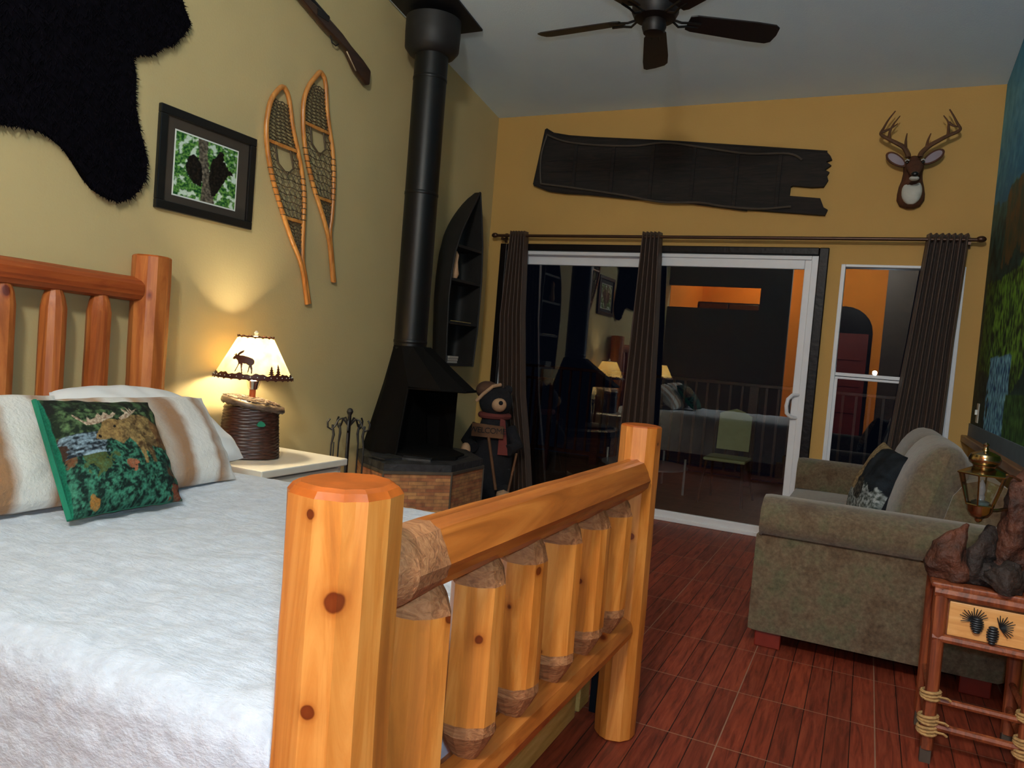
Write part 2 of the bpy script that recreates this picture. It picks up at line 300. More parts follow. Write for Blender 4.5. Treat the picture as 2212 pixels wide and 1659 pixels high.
# ------------------------------------------------------------------ mesh building
class MB:
    def __init__(s): s.v = []; s.f = []; s.m = []; s.uv = {}; s.col = None
    def face(s, idx, mi=0): s.f.append(tuple(idx)); s.m.append(mi)
    def box(s, x0, x1, y0, y1, z0, z1, mi=0):
        i = len(s.v)
        s.v += [Vector(p) for p in ((x0,y0,z0),(x1,y0,z0),(x1,y1,z0),(x0,y1,z0),(x0,y0,z1),(x1,y0,z1),(x1,y1,z1),(x0,y1,z1))]
        for q in ((3,2,1,0),(4,5,6,7),(0,1,5,4),(1,2,6,5),(2,3,7,6),(3,0,4,7)): s.face([i+k for k in q], mi)
        return s
    def loops(s, rings, cap0=True, cap1=True, mi=0, capmi=None, closed=True):
        n = len(rings[0]); base = len(s.v); capmi = mi if capmi is None else capmi
        for r in rings: s.v += [Vector(p) for p in r]
        for k in range(len(rings)-1):
            for j in range(n if closed else n-1):
                a = base+k*n+j; b = base+k*n+(j+1) % n
                s.face((a, b, b+n, a+n), mi)
        if cap0: s.face([base+j for j in range(n)][::-1], capmi)
        if cap1: s.face([base+(len(rings)-1)*n+j for j in range(n)], capmi)
        return s
    def lathe(s, c, prof, n=24, mi=0, sx=1, sy=1, rot=0, cap0=True, cap1=True):
        rings = []
        for r, z in prof:
            rings.append([(c[0]+cos(rot)*r*sx*cos(t)-sin(rot)*r*sy*sin(t), c[1]+sin(rot)*r*sx*cos(t)+cos(rot)*r*sy*sin(t), c[2]+z)
                          for t in (2*pi*j/n for j in range(n))])
        return s.loops(rings, cap0, cap1, mi)
    def tube(s, pts, rad, n=6, mi=0, caps=True, closed=False):
        pts = [Vector(p) for p in pts]; m = len(pts); rings = []; up = None
        for i, p in enumerate(pts):
            if closed: t = (pts[(i+1) % m]-pts[i-1]).normalized()
            else: t = (pts[min(i+1, m-1)]-pts[max(i-1, 0)]).normalized()
            if up is None:
                up = Vector((0, 0, 1)) if abs(t.z) < 0.9 else Vector((1, 0, 0))
            a = t.cross(up)
            if a.length < 1e-5: a = t.cross(Vector((0.3, 1, 0.2)))
            a.normalize(); bb = a.cross(t).normalized(); up = bb
            r = rad[i] if isinstance(rad, (list, tuple)) else rad
            rings.append([p+r*(cos(2*pi*j/n)*a+sin(2*pi*j/n)*bb) for j in range(n)])
        if closed: rings.append(rings[0]); caps = False
        return s.loops(rings, caps, caps, mi)
    def grid(s, fn, nu, nv, mi=0, uv=True, flip=False):
        base = len(s.v)
        for j in range(nv+1):
            for i in range(nu+1): s.v.append(Vector(fn(i/nu, j/nv)))
        for j in range(nv):
            for i in range(nu):
                a = base+j*(nu+1)+i; q = (a, a+1, a+nu+2, a+nu+1)
                s.face(q[::-1] if flip else q, mi)
        if uv:
            for j in range(nv+1):
                for i in range(nu+1): s.uv[base+j*(nu+1)+i] = (i/nu, j/nv)
        return s
    def prism(s, pts, n, thick, mi=0):          # polygon pts (3D, planar), extruded along n
        n = Vector(n); base = len(s.v); k = len(pts)
        s.v += [Vector(p) for p in pts]; s.v += [Vector(p)+n*thick for p in pts]
        for t in tessellate_polygon([[Vector(p) for p in pts]]):
            s.face((base+t[0], base+t[1], base+t[2]), mi); s.face((base+k+t[2], base+k+t[1], base+k+t[0]), mi)
        for j in range(k): s.face((base+j, base+(j+1) % k, base+k+(j+1) % k, base+k+j), mi)
        return s
    def sphere(s, c, r, n=16, mi=0, M=None):
        rr = r if isinstance(r, (tuple, list)) else (r, r, r); rings = []
        for k in range(1, n//2+4):
            ph = -pi/2+pi*k/(n//2+4)
            ring = []
            for j in range(n):
                p = Vector((rr[0]*cos(ph)*cos(2*pi*j/n), rr[1]*cos(ph)*sin(2*pi*j/n), rr[2]*sin(ph)))
                if M: p = M @ p
                ring.append(Vector(c)+p)
            rings.append(ring)
        return s.loops(rings, True, True, mi)
    def build(s, name, mats, parent=None, smooth=False, bevel=0, subd=0, angle=40, fixn=True):
        me = bpy.data.meshes.new(name)
        off = Vector((0, 0, 0)); p = parent
        while p is not None: off += p.location; p = p.parent
        me.from_pydata([tuple(v-off) for v in s.v], [], s.f)
        for mt in (mats if isinstance(mats, (list, tuple)) else [mats]): me.materials.append(mt)
        for i, pl in enumerate(me.polygons): pl.material_index = s.m[i]
        if s.uv:
            ul = me.uv_layers.new(name='UVMap')
            for lp in me.loops:
                if lp.vertex_index in s.uv: ul.data[lp.index].uv = s.uv[lp.vertex_index]
        if s.col is not None:
            ca = me.color_attributes.new('Col', 'FLOAT_COLOR', 'POINT')
            for i, c in enumerate(s.col): ca.data[i].color = (*c, 1)
        if fixn and not s.uv:
            import bmesh
            bm = bmesh.new(); bm.from_mesh(me); bmesh.ops.recalc_face_normals(bm, faces=bm.faces); bm.to_mesh(me); bm.free()
        if smooth:
            for pl in me.polygons: pl.use_smooth = True
            if angle < 180:
                try: me.set_sharp_from_angle(angle=radians(angle))
                except Exception: pass
        o = bpy.data.objects.new(name, me); COL.objects.link(o)
        if parent: o.parent = parent
        if bevel:
            b = o.modifiers.new('bevel', 'BEVEL'); b.width = bevel; b.segments = 2; b.limit_method = 'ANGLE'
        if subd:
            b = o.modifiers.new('subdivision', 'SUBSURF'); b.levels = subd; b.render_levels = subd
        return o
def tag(o, label, cat, group=None, kind=None):
    if label: o['label'] = label
    if cat: o['category'] = cat
    if group: o['group'] = group
    if kind: o['kind'] = kind
    return o
def thing(name, loc, label, cat, group=None):
    o = bpy.data.objects.new(name, None); COL.objects.link(o); o.location = loc; o.empty_display_size = 0.05
    return tag(o, label, cat, group)
def struct(o): o['kind'] = 'structure'; return o
def copy_tree(o, parent=None):
    c = o.copy(); COL.objects.link(c); c.parent = parent
    for ch in [x for x in bpy.data.objects if x.parent == o]: copy_tree(ch, c)
    return c
def fnz(x, y, z=0, o=4): return noise.fractal(Vector((x, y, z)), 1.0, 2.0, o)   # about -1..1
def lerp(a, b, t): return tuple(x+(y-x)*t for x, y in zip(a, b))
def inpoly(x, y, P):
    c = False; j = len(P)-1
    for i in range(len(P)):
        if (P[i][1] > y) != (P[j][1] > y) and x < (P[j][0]-P[i][0])*(y-P[i][1])/(P[j][1]-P[i][1])+P[i][0]: c = not c
        j = i
    return c
def polyat(L, t):
    # point at arc fraction t of polyline L
    ls = [sqrt(sum((a-b)**2 for a, b in zip(L[i], L[i+1]))) for i in range(len(L)-1)]; T = sum(ls)*t
    for i, q in enumerate(ls):
        if T <= q or i == len(ls)-1: return lerp(L[i], L[i+1], min(1, T/q))
        T -= q

# ================================================================== SETTING
struct(MB().box(XL-0.1, XR+0.1, YB, D, -0.1, 0).build('floor', M_floor))
# ceiling slab
m = MB(); y0, y1 = YB-0.1, D+0.1
m.v = [Vector(p) for p in ((XL-0.1,y0,ceil_z(y0)),(XR+0.1,y0,ceil_z(y0)),(XR+0.1,y1,ceil_z(y1)),(XL-0.1,y1,ceil_z(y1)),(XL-0.1,y0,ceil_z(y0)+0.1),(XR+0.1,y0,ceil_z(y0)+0.1),(XR+0.1,y1,ceil_z(y1)+0.1),(XL-0.1,y1,ceil_z(y1)+0.1))]
for q in ((3,2,1,0),(4,5,6,7),(0,1,5,4),(1,2,6,5),(2,3,7,6),(3,0,4,7)): m.face(q)
struct(m.build('ceiling', M_ceil))
def side_wall(name, x0, x1, mat):
    m = MB(); pts = [(x0, YB-0.1, 0), (x0, D+0.1, 0), (x0, D+0.1, ceil_z(D+0.1)), (x0, YB-0.1, ceil_z(YB-0.1))]
    m.prism(pts, (1, 0, 0), x1-x0); return struct(m.build(name, mat))
side_wall('wall_left', XL-0.1, XL, M_wall_l)
side_wall('wall_right', XR, XR+0.1, M_wall_f)
# far wall with the two openings
DX0, DX1, DZ1 = -2.89, -0.37, 2.09; WX0, WX1, WZ0, WZ1 = -0.249, 0.505, 0.45, 2.005
m = MB(); t0, t1 = D, D+0.12; zt = ceil_z(D)+0.02
for a in ((XL, DX0, 0, zt), (DX0, DX1, DZ1, zt), (DX1, WX0, 0, zt), (WX0, WX1, WZ1, zt), (WX0, WX1, 0, WZ0), (WX1, XR, 0, zt)):
    m.box(a[0], a[1], t0, t1, a[2], a[3])
struct(m.build('wall_far', M_wall_f))
struct(MB().box(XL, XR, YB-0.1, YB, 0, ceil_z(YB)).build('wall_back', M_kwall))
# partition behind the camera: pass-through opening on the left, free passage in the middle
m = MB(); py0, py1 = -0.62, -0.5
m.box(XL, -1.18, py0, py1, 0, 2.13); m.box(XL, -1.62, py0, py1, 2.48, ceil_z(py1)); m.box(-1.62, -1.18, py0, py1, 2.13, ceil_z(py1))
struct(m.build('wall_partition', M_part))
struct(MB().box(0.12, XR, -1.75, -1.65, 0, ceil_z(-1.65)).build('wall_partition_right', plain('shade darkened partition paint', srgb(52, 46, 42), 0.8)))  # right-hand partition; its darker paint stands in for shade
struct(MB().box(XL, XL+0.006, YB, -0.62, 0, ceil_z(-0.62)).build('wall_kitchen', M_kwall))
# mural layer on the right wall and the cap rail under it
def mural_col(y, z):
    n1 = fnz(y*2.2, z*2.2, 3); n2 = fnz(y*9, z*9, 7); n3 = fnz(y*26, z*20, 2)
    if z > 2.35+0.12*n1:
        c = lerp(srgb(36, 92, 124), srgb(84, 140, 156), max(0, min(1, (z-2.4)*1.0+0.4*n2)))
        if z > 2.9: c = lerp(c, srgb(30, 84, 116), min(1, (z-2.9)*2))
    else:
        c = lerp(srgb(12, 30, 28), srgb(30, 62, 56), max(0, min(1, 0.4+n2+0.4*n3)))
        if z > 2.0+0.2*n1: c = lerp(c, srgb(70, 120, 124), max(0, min(1, (z-2.0)*2.0*(0.5+0.5*n2))))
    # ochre hill away from the corner
    if y < 5.15+0.1*n1 and 1.95+0.1*n2 < z < 2.35+0.08*n1: c = lerp(c, lerp(srgb(96, 72, 38), srgb(50, 56, 36), max(0, min(1, 0.5+n2))), 0.75)
    # bright shrubs
    if 1.28 < z+0.15*n1 < 1.86 and y < 5.62: 
        k = max(0, min(1, 0.45+1.2*n3+0.8*n2)); c = lerp(srgb(18, 36, 14), srgb(96, 140, 40), k*(0.5 if y > 5.2 else 1.0))
    # dark bank then waterfall
    if z < 1.32+0.12*n2 and y > 4.8: c = lerp(srgb(14, 20, 18), srgb(40, 56, 40), max(0, n3+0.4))
    if 0.9 < z < 1.4 and y < 5.12-0.7*(1.25-z)*0+0.12*n2 and y > 4.35+0.2*n1: c = lerp(srgb(22, 62, 110), srgb(120, 178, 200), max(0, min(1, 0.45+1.3*n3)))
    if z < 1.2 and y <= 4.45+0.1*n1: c = lerp(srgb(16, 46, 18), srgb(60, 100, 44), max(0, min(1, 0.4+n3)))
    return c
m = MB(); my0, my1, mz0 = -0.45, 5.728, 0.985; NU, NV = 460, 230; m.col = []
def mf(u, v):
    y = my0+(my1-my0)*u; zt = ceil_z(y)-0.002; z = mz0+(zt-mz0)*v; return (XR-0.004, y, z)
m.grid(mf, NU, NV)
for p in m.v:
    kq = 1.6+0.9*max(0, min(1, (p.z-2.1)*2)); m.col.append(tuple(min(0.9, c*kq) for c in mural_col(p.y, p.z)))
o = m.build('trim_3', M_mural); struct(o)
m = MB(); m.box(XR-0.012, XR, -0.4, D, 0.905, 0.985); struct(m.build('trim_2', plain('grey blue wall strip', srgb(84, 100, 112), 0.6, var=0.1)))
m = MB(); m.box(XR-0.05, XR, -0.4, D-0.002, 0.86, 0.905); struct(m.build('trim_4', wood('brown cap rail', srgb(86, 52, 26), srgb(120, 78, 42), srgb(140, 96, 56), 'Y', False, 0.5), bevel=0.006))
# baseboards
struct(MB().box(XL, XL+0.015, -0.5, D, 0, 0.09).build('baseboard_left', M_nwhite))
struct(MB().box(DX1+0.03, XR, D-0.015, D, 0, 0.09).build('baseboard_far', M_nwhite))
# dark trim around the sliding door
m = MB()
m.box(DX0-0.03, DX0+0.03, D-0.03, D+0.02, 0, 2.115); m.box(DX1-0.03, DX1+0.035, D-0.03, D+0.02, 0, 2.115)
m.box(DX0+0.03, DX1-0.03, D-0.03, D+0.02, 2.062, 2.115)
struct(m.build('trim_1', M_trim, bevel=0.006))
# sliding glass door
door = struct(MB().box(DX0+0.03, DX1-0.03, D-0.005, D+0.1, 0, 0.03).box(DX0+0.03, DX0+0.075, D-0.005, D+0.1, 0.03, 2.06).box(DX1-0.075, DX1-0.03, D-0.005, D+0.1, 0.03, 2.06).box(DX0+0.075, DX1-0.075, D-0.005, D+0.1, 2.03, 2.06).build('door_1', M_white, bevel=0.004))
def panel(x0, x1, y, name, mats, top=0.075, side=0.085, bot=0.055, right=None):
    m = MB(); z0, z1 = 0.022, 2.04; r = right or side
    m.box(x0, x0+0.035, y, y+0.035, z0, z1, 1); m.box(x0+0.035, x0+side*0.8, y, y+0.035, z0, z1, 1)
    m.box(x1-r, x1, y, y+0.035, z0, z1, 0)
    m.box(x0+side*0.8, x1-r, y, y+0.035, z1-top, z1, 0); m.box(x0+side*0.8, x1-r, y, y+0.035, z0, z0+bot, 0)
    fr = m.build(name, mats, door, bevel=0.004)
    g = MB(); g.box(x0+side*0.8-0.005, x1-r+0.005, y+0.014, y+0.02, z0+bot-0.005, z1-top+0.005)
    g.build('glass_pane', M_glass, fr); return fr
panel(-2.80, -1.56, D+0.055, 'fixed_panel', [M_white, M_white], top=0.085)
sp = panel(-1.60, -0.415, D+0.008, 'sliding_panel', [M_white, M_trim], top=0.075, side=0.085, right=0.075)
m = MB(); hx = -0.455
m.tube([(hx+0.01, D+0.006, 1.065), (hx-0.03, D-0.03, 1.06), (hx-0.055, D-0.045, 1.03), (hx-0.062, D-0.045, 0.98), (hx-0.055, D-0.045, 0.93), (hx-0.03, D-0.03, 0.905), (hx+0.01, D+0.006, 0.90)], 0.014, 8)
m.box(hx-0.022, hx+0.022, D-0.004, D+0.01, 0.89, 1.07)
m.build('door_handle', M_white, sp, True)
# window
win = MB(); fw = 0.028
win.box(WX0, WX0+fw, D-0.012, D+0.08, WZ0, WZ1).box(WX1-fw, WX1, D-0.012, D+0.08, WZ0, WZ1).box(WX0+fw, WX1-fw, D-0.012, D+0.08, WZ1-0.018, WZ1).box(WX0+fw, WX1-fw, D-0.012, D+0.08, WZ0, WZ0+fw)
win = struct(win.build('window_1', M_white, bevel=0.003))
MB().box(WX0+fw, WX1-fw, D+0.0, D+0.035, 1.205, 1.222).box(WX0+fw, WX1-fw, D+0.0, D+0.035, 1.226, 1.25).build('meeting_rail', M_white, win, bevel=0.003)
MB().box(WX0+fw, WX0+fw+0.02, D+0.0, D+0.035, WZ0+fw, 1.205).box(WX1-fw-0.03, WX1-fw, D+0.0, D+0.035, WZ0+fw, 1.205).build('lower_sash', M_white, win)
MB().box(WX0+fw, WX1-fw, D+0.045, D+0.05, 1.24, WZ1-0.016).build('glass_pane', M_glass, win)
MB().box(WX0+fw+0.018, WX1-fw-0.028, D+0.012, D+0.017, WZ0+fw, 1.21).build('glass_pane', M_glass, win)
# kitchen behind the camera (seen in the panes as a reflection)
m = MB(); dz = 2.02; cx0, cx1 = -0.98, -0.02
pts = [(cx0, YB+0.001, 0), (cx1, YB+0.001, 0), (cx1, YB+0.001, dz)]
for k in range(1, 12): t = pi*k/12; pts.append(((cx0+cx1)/2+(cx1-cx0)/2*cos(t), YB+0.001, dz+0.46*sin(t)))
pts.append((cx0, YB+0.001, dz)); m.prism(pts, (0, 1, 0), 0.04)
d2 = struct(m.build('door_2', M_trim))
m = MB().box(cx0+0.06, cx1-0.06, YB+0.04, YB+0.055, 0.02, dz-0.02)
for k in range(4): m.box(cx0+0.14, cx1-0.14, YB+0.055, YB+0.07, 0.12+k*0.47, 0.5+k*0.47)
m.build('door_panel', M_door_red, d2)
cb = thing('kitchen_wall_cabinet', (-2.6, YB+0.2, 2.0), 'dark wooden wall cabinet in the kitchen behind the bed partition', 'cabinet')
MB().box(XL+0.02, -1.9, YB+0.005, YB+0.35, 1.5, 2.42).build('body', M_bark, cb, bevel=0.004)
for k in range(2): MB().box(XL+0.04+k*0.55, XL+0.56+k*0.55, YB+0.35, YB+0.37, 1.53, 2.39).build('door', M_gun, cb, bevel=0.004)
pd = thing('fill_lamp', (-0.2, -0.9, 3.3), 'added glowing bowl lamp hung unseen behind the camera to fill the room', 'lamp')  # body for the added fill light, hung above what the panes reflect
MB().lathe((-0.2, -0.9, 3.48), [(0.05, 0), (0.17, -0.03), (0.2, 0.02), (0.17, 0.05), (0.05, 0.05)], 20).build('bowl', M_fill, pd, True)
MB().tube([(-0.2, -0.9, 3.52), (-0.2, -0.9, ceil_z(-0.9)+0.01)], 0.008).build('cord', M_blackm, pd)

# ================================================================== BED
bed = thing('log_bed', (-1.8, 1.6, 0), 'honey pine log bed with spindled footboard, standing against the tan wall', 'bed')
def hewn(m, p0, p1, r0, r1=None, n=9, seed=0, tap0=None, tap1=None, mi=0, capmi=1, segs=14, chamf=0.0, tmi=2):
    """irregular faceted log between two points; tap=(length, radius) draws the end down to a tenon"""
    rnd = random.Random(seed); p0 = Vector(p0); p1 = Vector(p1); ax = (p1-p0); L = ax.length; ax.normalize()
    up = Vector((0, 0, 1)) if abs(ax.z) < 0.9 else Vector((1, 0, 0)); a = ax.cross(up).normalized(); b = a.cross(ax).normalized()
    r1 = r0 if r1 is None else r1
    angs = [2*pi*(j+rnd.uniform(-0.2, 0.2))/n for j in range(n)]; fr = [rnd.uniform(0.94, 1.06) for _ in range(n)]
    st = [(0, None)]
    secs = []
    if tap0: secs += [(0, tap0[1], 2), (tap0[0]*0.55, (tap0[1]*0.4+r0*0.6), 2), (tap0[0], r0, 2)]
    elif chamf: secs += [(0, r0-chamf, 1), (chamf*0.9, r0, 0)]
    else: secs += [(0, r0, 0)]
    s0 = secs[-1][0]; e = L-(tap1[0] if tap1 else chamf*0.9)
    for k in range(1, segs):
        t = k/segs; s = s0+(e-s0)*t; secs.append((s, r0+(r1-r0)*t, 0))
    secs.append((e, r1, 0))
    if tap1: secs += [(L-tap1[0]*0.45, tap1[1]*0.4+r1*0.6, 2), (L, tap1[1], 2)]
    elif chamf: secs += [(L-chamf*0.3, r1-chamf*0.45, 1), (L, r1-chamf, 1)]
    base = len(m.v); N = n*2
    for s, r, kk in secs:
        for j in range(N):
            if j % 2 == 0: an = angs[j//2]; f = fr[j//2]
            else:
                a2 = angs[(j//2+1) % n]; a1 = angs[j//2]
                if a2 < a1: a2 += 2*pi
                an = (a1+a2)/2; f = (fr[j//2]+fr[(j//2+1) % n])/2*(0.955+0.02*rnd.random()*0)
            w_ = 1+0.035*noise.noise(Vector((s*7+seed*3.1, an*0.9, seed)))
            rr = r*f*w_ if kk != 2 else r*(1+0.02*noise.noise(Vector((s*60, an*4, seed))))
            m.v.append(p0+ax*s+rr*(cos(an)*a+sin(an)*b))
    for k in range(len(secs)-1):
        mm = tmi if (secs[k][2] == 2 or secs[k+1][2] == 2) else (capmi if (secs[k][2] == 1 or secs[k+1][2] == 1) else mi)
        if mm == capmi and not chamf: mm = mi
        for j in range(N):
            q = base+k*N+j; q2 = base+k*N+(j+1) % N; m.face((q, q2, q2+N, q+N), mm)
    m.face([base+j for j in range(N)][::-1], capmi); m.face([base+(len(secs)-1)*N+j for j in range(N)], capmi)
    return m
FPN, FPF = (-0.668, 0.878), (-0.645, 2.350)      # footboard posts
HPN, HPF = (-2.952, 0.84), (-2.952, 2.345)       # headboard posts
hewn(MB(), (FPN[0]+0.004, FPN[1], 0), (FPN[0], FPN[1], 1.012), 0.083, 0.082, 12, 3, chamf=0.016).build('post', [M_post, M_endgr, M_tenon], bed, True, angle=14)
hewn(MB(), (FPF[0], FPF[1], 0), (FPF[0], FPF[1], 1.015), 0.068, 0.066, 10, 5, chamf=0.006).build('post', [M_post, M_endgr, M_tenon], bed, True, angle=14)
hewn(MB(), (HPF[0], HPF[1], 0), (HPF[0], HPF[1], 1.51), 0.084, 0.084, 10, 8, chamf=0.008).build('post', [M_ropost, M_endgr, M_tenon], bed, True, angle=14)
hewn(MB(), (HPN[0], HPN[1], 0), (HPN[0], HPN[1], 1.51), 0.084, 0.084, 10, 9, chamf=0.008).build('post', [M_ropost, M_endgr, M_tenon], bed, True, angle=14)
def along(a, b, t): return (a[0]+(b[0]-a[0])*t, a[1]+(b[1]-a[1])*t)
a, b = along(FPN, FPF, 0.045), along(FPN, FPF, 0.965)
hewn(MB(), (*a, 0.856), (*b, 0.848), 0.063, 0.060, 14, 11, tap0=(0.05, 0.040)).build('top_rail', [M_rail, M_endgr, M_tenon], bed, True, angle=16)
hewn(MB(), (*a, 0.366), (*b, 0.366), 0.049, 0.047, 10, 12, tap0=(0.05, 0.036)).build('bottom_rail', [M_rail, M_endgr, M_tenon], bed, True, angle=14)
sy = [1.10, 1.315, 1.52, 1.735, 1.942, 2.140]
for i, y in enumerate(sy):
    t = (y-FPN[1])/(FPF[1]-FPN[1]); p = along(FPN, FPF, t)
    hewn(MB(), (p[0], p[1], 0.400), (p[0], p[1], 0.815), 0.058, 0.057, 9, 20+i, tap0=(0.062, 0.024), tap1=(0.055, 0.032)).build('spindle', [M_post, M_endgr, M_tenon], bed, True, angle=14)
a, b = along(HPN, HPF, 0.03), along(HPN, HPF, 0.955)
hewn(MB(), (*a, 1.375), (*b, 1.352), 0.056, 0.054, 14, 31).build('top_rail', [M_rorail, M_endgr, M_tenon], bed, True, angle=16)
hewn(MB(), (*a, 0.45), (*b, 0.45), 0.05, 0.05, 9, 32).build('bottom_rail', [M_rorail, M_endgr, M_tenon], bed, True, angle=14)
for i in range(7):
    y = 2.105-i*0.197; 
    hewn(MB(), (HPF[0], y, 0.48), (HPF[0], y, 1.325), 0.050, 0.049, 8, 40+i, tap1=(0.085, 0.026)).build('spindle', [M_ropost, M_endgr, M_ropost], bed, True, angle=14)
MB().box(-2.88, -0.72, 2.27, 2.305, 0.24, 0.40).build('side_rail', M_plank, bed, bevel=0.006)
MB().box(-2.88, -0.72, 0.90, 0.935, 0.24, 0.40).build('side_rail', M_plank, bed, bevel=0.006)
MB().box(-0.82, -0.79, 0.98, 2.37, 0.0, 0.26).box(-2.6, -0.82, 2.15, 2.18, 0, 0.26).box(-2.6, -0.82, 0.98, 1.01, 0, 0.26).box(-0.87, -0.79, 2.41, 2.51, 0.0, 0.185).build('platform_base', M_plank, bed, bevel=0.004)
MB().box(-0.765, -0.742, 2.44, 2.465, 0, 0.27).box(-0.79, -0.735, 2.40, 2.47, 0.265, 0.278).build('steel_leg', M_steel, bed)
MB().box(-2.86, -0.80, 0.93, 2.27, 0.27, 0.565).build('mattress', M_mattress, bed, bevel=0.04)

# comforter: profile across the bed, lofted along it
def comf(u, v):
    # u: 0..1 across (near side bottom -> far side bottom), v: 0..1 head -> foot wrap
    Y0, Y1, X0, X1, ZT, R = 0.845, 2.355, -2.86, -0.755, 0.622, 0.075
    # path lengths
    drop = 0.40; wtop = Y1-Y0-2*R; arc = R*pi/2; tot = 2*drop+2*arc+wtop; s = u*tot
    def prof(s):
        if s < drop: return (Y0, ZT-R-(drop-s))
        s -= drop
        if s < arc: a = s/R; return (Y0+R-R*cos(a), ZT-R+R*sin(a))
        s -= arc
        if s < wtop: return (Y0+R+s, ZT)
        s -= wtop
        if s < arc: a = s/R; return (Y1-R+R*sin(a), ZT-R+R*cos(a))
        s -= arc
        return (Y1, ZT-R-s)
    y, z = prof(s)
    fd = 0.40; L = X1-X0-R; tl = L+arc+fd; q = v*tl
    if q < L: x = X0+q; dz_ = 0; k = 0
    elif q < L+arc: a = (q-L)/R; x = X1-R+R*sin(a); dz_ = -(R-R*cos(a)); k = 1
    else: x = X1; dz_ = -R-(q-L-arc); k = 1
    if k:   # wrap over the foot end: sides pull in
        z2 = min(z, ZT+dz_) if True else z
        z = max(z2, ZT-R-drop) 
        yc = (Y0+Y1)/2; y = yc+(y-yc)*(1-0.012*min(1, -dz_/R))
    # head tuck and undulations
    hang = max(0, (ZT-R-z)/drop)
    n1 = fnz(x*2.4, y*2.4, z*2.4, 3)
    y += (-1 if y < 1.6 else 1)*hang*(0.02+0.03*noise.noise(Vector((x*6, 3, 0)))) + 0.004*n1
    z += (0.010*n1+0.006*noise.noise(Vector((x*9, y*9, 2)))+0.0035*noise.noise(Vector((x*26, y*40, z*30)))) * (1 if z > ZT-R else 0.4)
    y += 0.004*noise.noise(Vector((x*28, z*28, 5)))*(1 if hang > 0 or u < 0.3 or u > 0.7 else 0)
    x += 0.004*noise.noise(Vector((y*25, z*25, 9)))
    if u < 0.001 or u > 0.999: pass
    return (x, y, z)
m = MB(); m.grid(comf, 230, 230)
o = m.build('comforter', M_comf, None, True, angle=180)
tag(o, 'white textured faux fur comforter spread over the log bed', 'comforter')

# ------------------------------------------------------------------ pillows
def pillow(name, TL, TR, BR, BL, thick, mats, n=48, pinch=0.06, colf=None, parent=None, seed=0, back=None, wr=0.004, rnd_=0.0):
    TL, TR, BR, BL = map(Vector, (TL, TR, BR, BL)); nrm = ((TR-BL).cross(TL-BR)).normalized()*-1
    if back is not None and nrm.dot(Vector(back)) > 0: nrm = -nrm
    m = MB(); m.col = [] if colf else None
    def side(sg):
        def fn(u, v):
            uu = 2*u-1; vv = 2*v-1
            pu = u-pinch*0.5*uu*(1-vv*vv)*0.9*(abs(uu)**2); pv = v-pinch*0.5*vv*(1-uu*uu)*0.9*(abs(vv)**2)
            if rnd_:
                a_, b_ = 2*pu-1, 2*pv-1; pu, pv = 0.5+0.5*a_*sqrt(1-rnd_*b_*b_/2), 0.5+0.5*b_*sqrt(1-rnd_*a_*a_/2)
            P = BL*(1-pu)*(1-pv)+BR*pu*(1-pv)+TR*pu*pv+TL*(1-pu)*pv
            h = thick*0.5*((max(0, 1-abs(uu)**2.6))**0.55)*((max(0, 1-abs(vv)**2.6))**0.55)
            h *= 1+0.10*noise.noise(Vector((u*3+seed, v*3, 4)))
            edge = 0.004 if 0 < u < 1 and 0 < v < 1 else 0
            P = P+nrm*sg*(h+edge)+Vector((1, 1, 1))*wr*noise.noise(Vector((u*9+seed, v*9, sg)))*(1 if edge else 0)
            return P
        return fn
    m.grid(side(1), n, n, 0); k = len(m.v); m.grid(side(-1), n, n, 1 if len(mats) > 1 else 0, flip=True)
    if colf:
        for i in range(len(m.v)):
            u, v = m.uv[i]; m.col.append(colf(u, v) if i < k else (0.02, 0.15, 0.1))
    return m.build(name, mats, parent, True, angle=180)
front = (-1, 0.3, -0.2)   # "back" direction to reject
tag(pillow('bed_pillow', (-2.80, 1.74, 0.945), (-2.74, 2.34, 0.93), (-2.34, 2.47, 0.640), (-2.45, 1.74, 0.66), 0.16, [M_mattress], back=front, seed=1, rnd_=0.6), 'plain white pillow leaning behind the striped pillow nearest the lamp', 'pillow', 'plain white pillows')
tag(pillow('bed_pillow', (-2.80, 0.92, 0.885), (-2.76, 1.62, 0.885), (-2.42, 1.62, 0.66), (-2.42, 0.90, 0.66), 0.17, [M_mattress], back=front, seed=2, rnd_=0.6), 'plain white pillow behind the striped pillow farther from the lamp', 'pillow', 'plain white pillows')
tag(pillow('fur_pillow', (-2.46, 1.55, 0.935), (-2.46, 2.235, 0.925), (-2.165, 2.165, 0.632), (-2.15, 1.50, 0.636), 0.14, [M_stripe], back=front, seed=3, rnd_=0.12), 'striped tan and white fur pillow, right of the moose pillow', 'pillow', 'striped fur pillows')
tag(pillow('fur_pillow', (-2.43, 0.86, 0.955), (-2.43, 1.60, 0.952), (-2.15, 1.53, 0.636), (-2.15, 0.82, 0.636), 0.14, [M_stripe], back=front, seed=5, rnd_=0.12), 'striped tan and white fur pillow, left of the moose pillow', 'pillow', 'striped fur pillows')
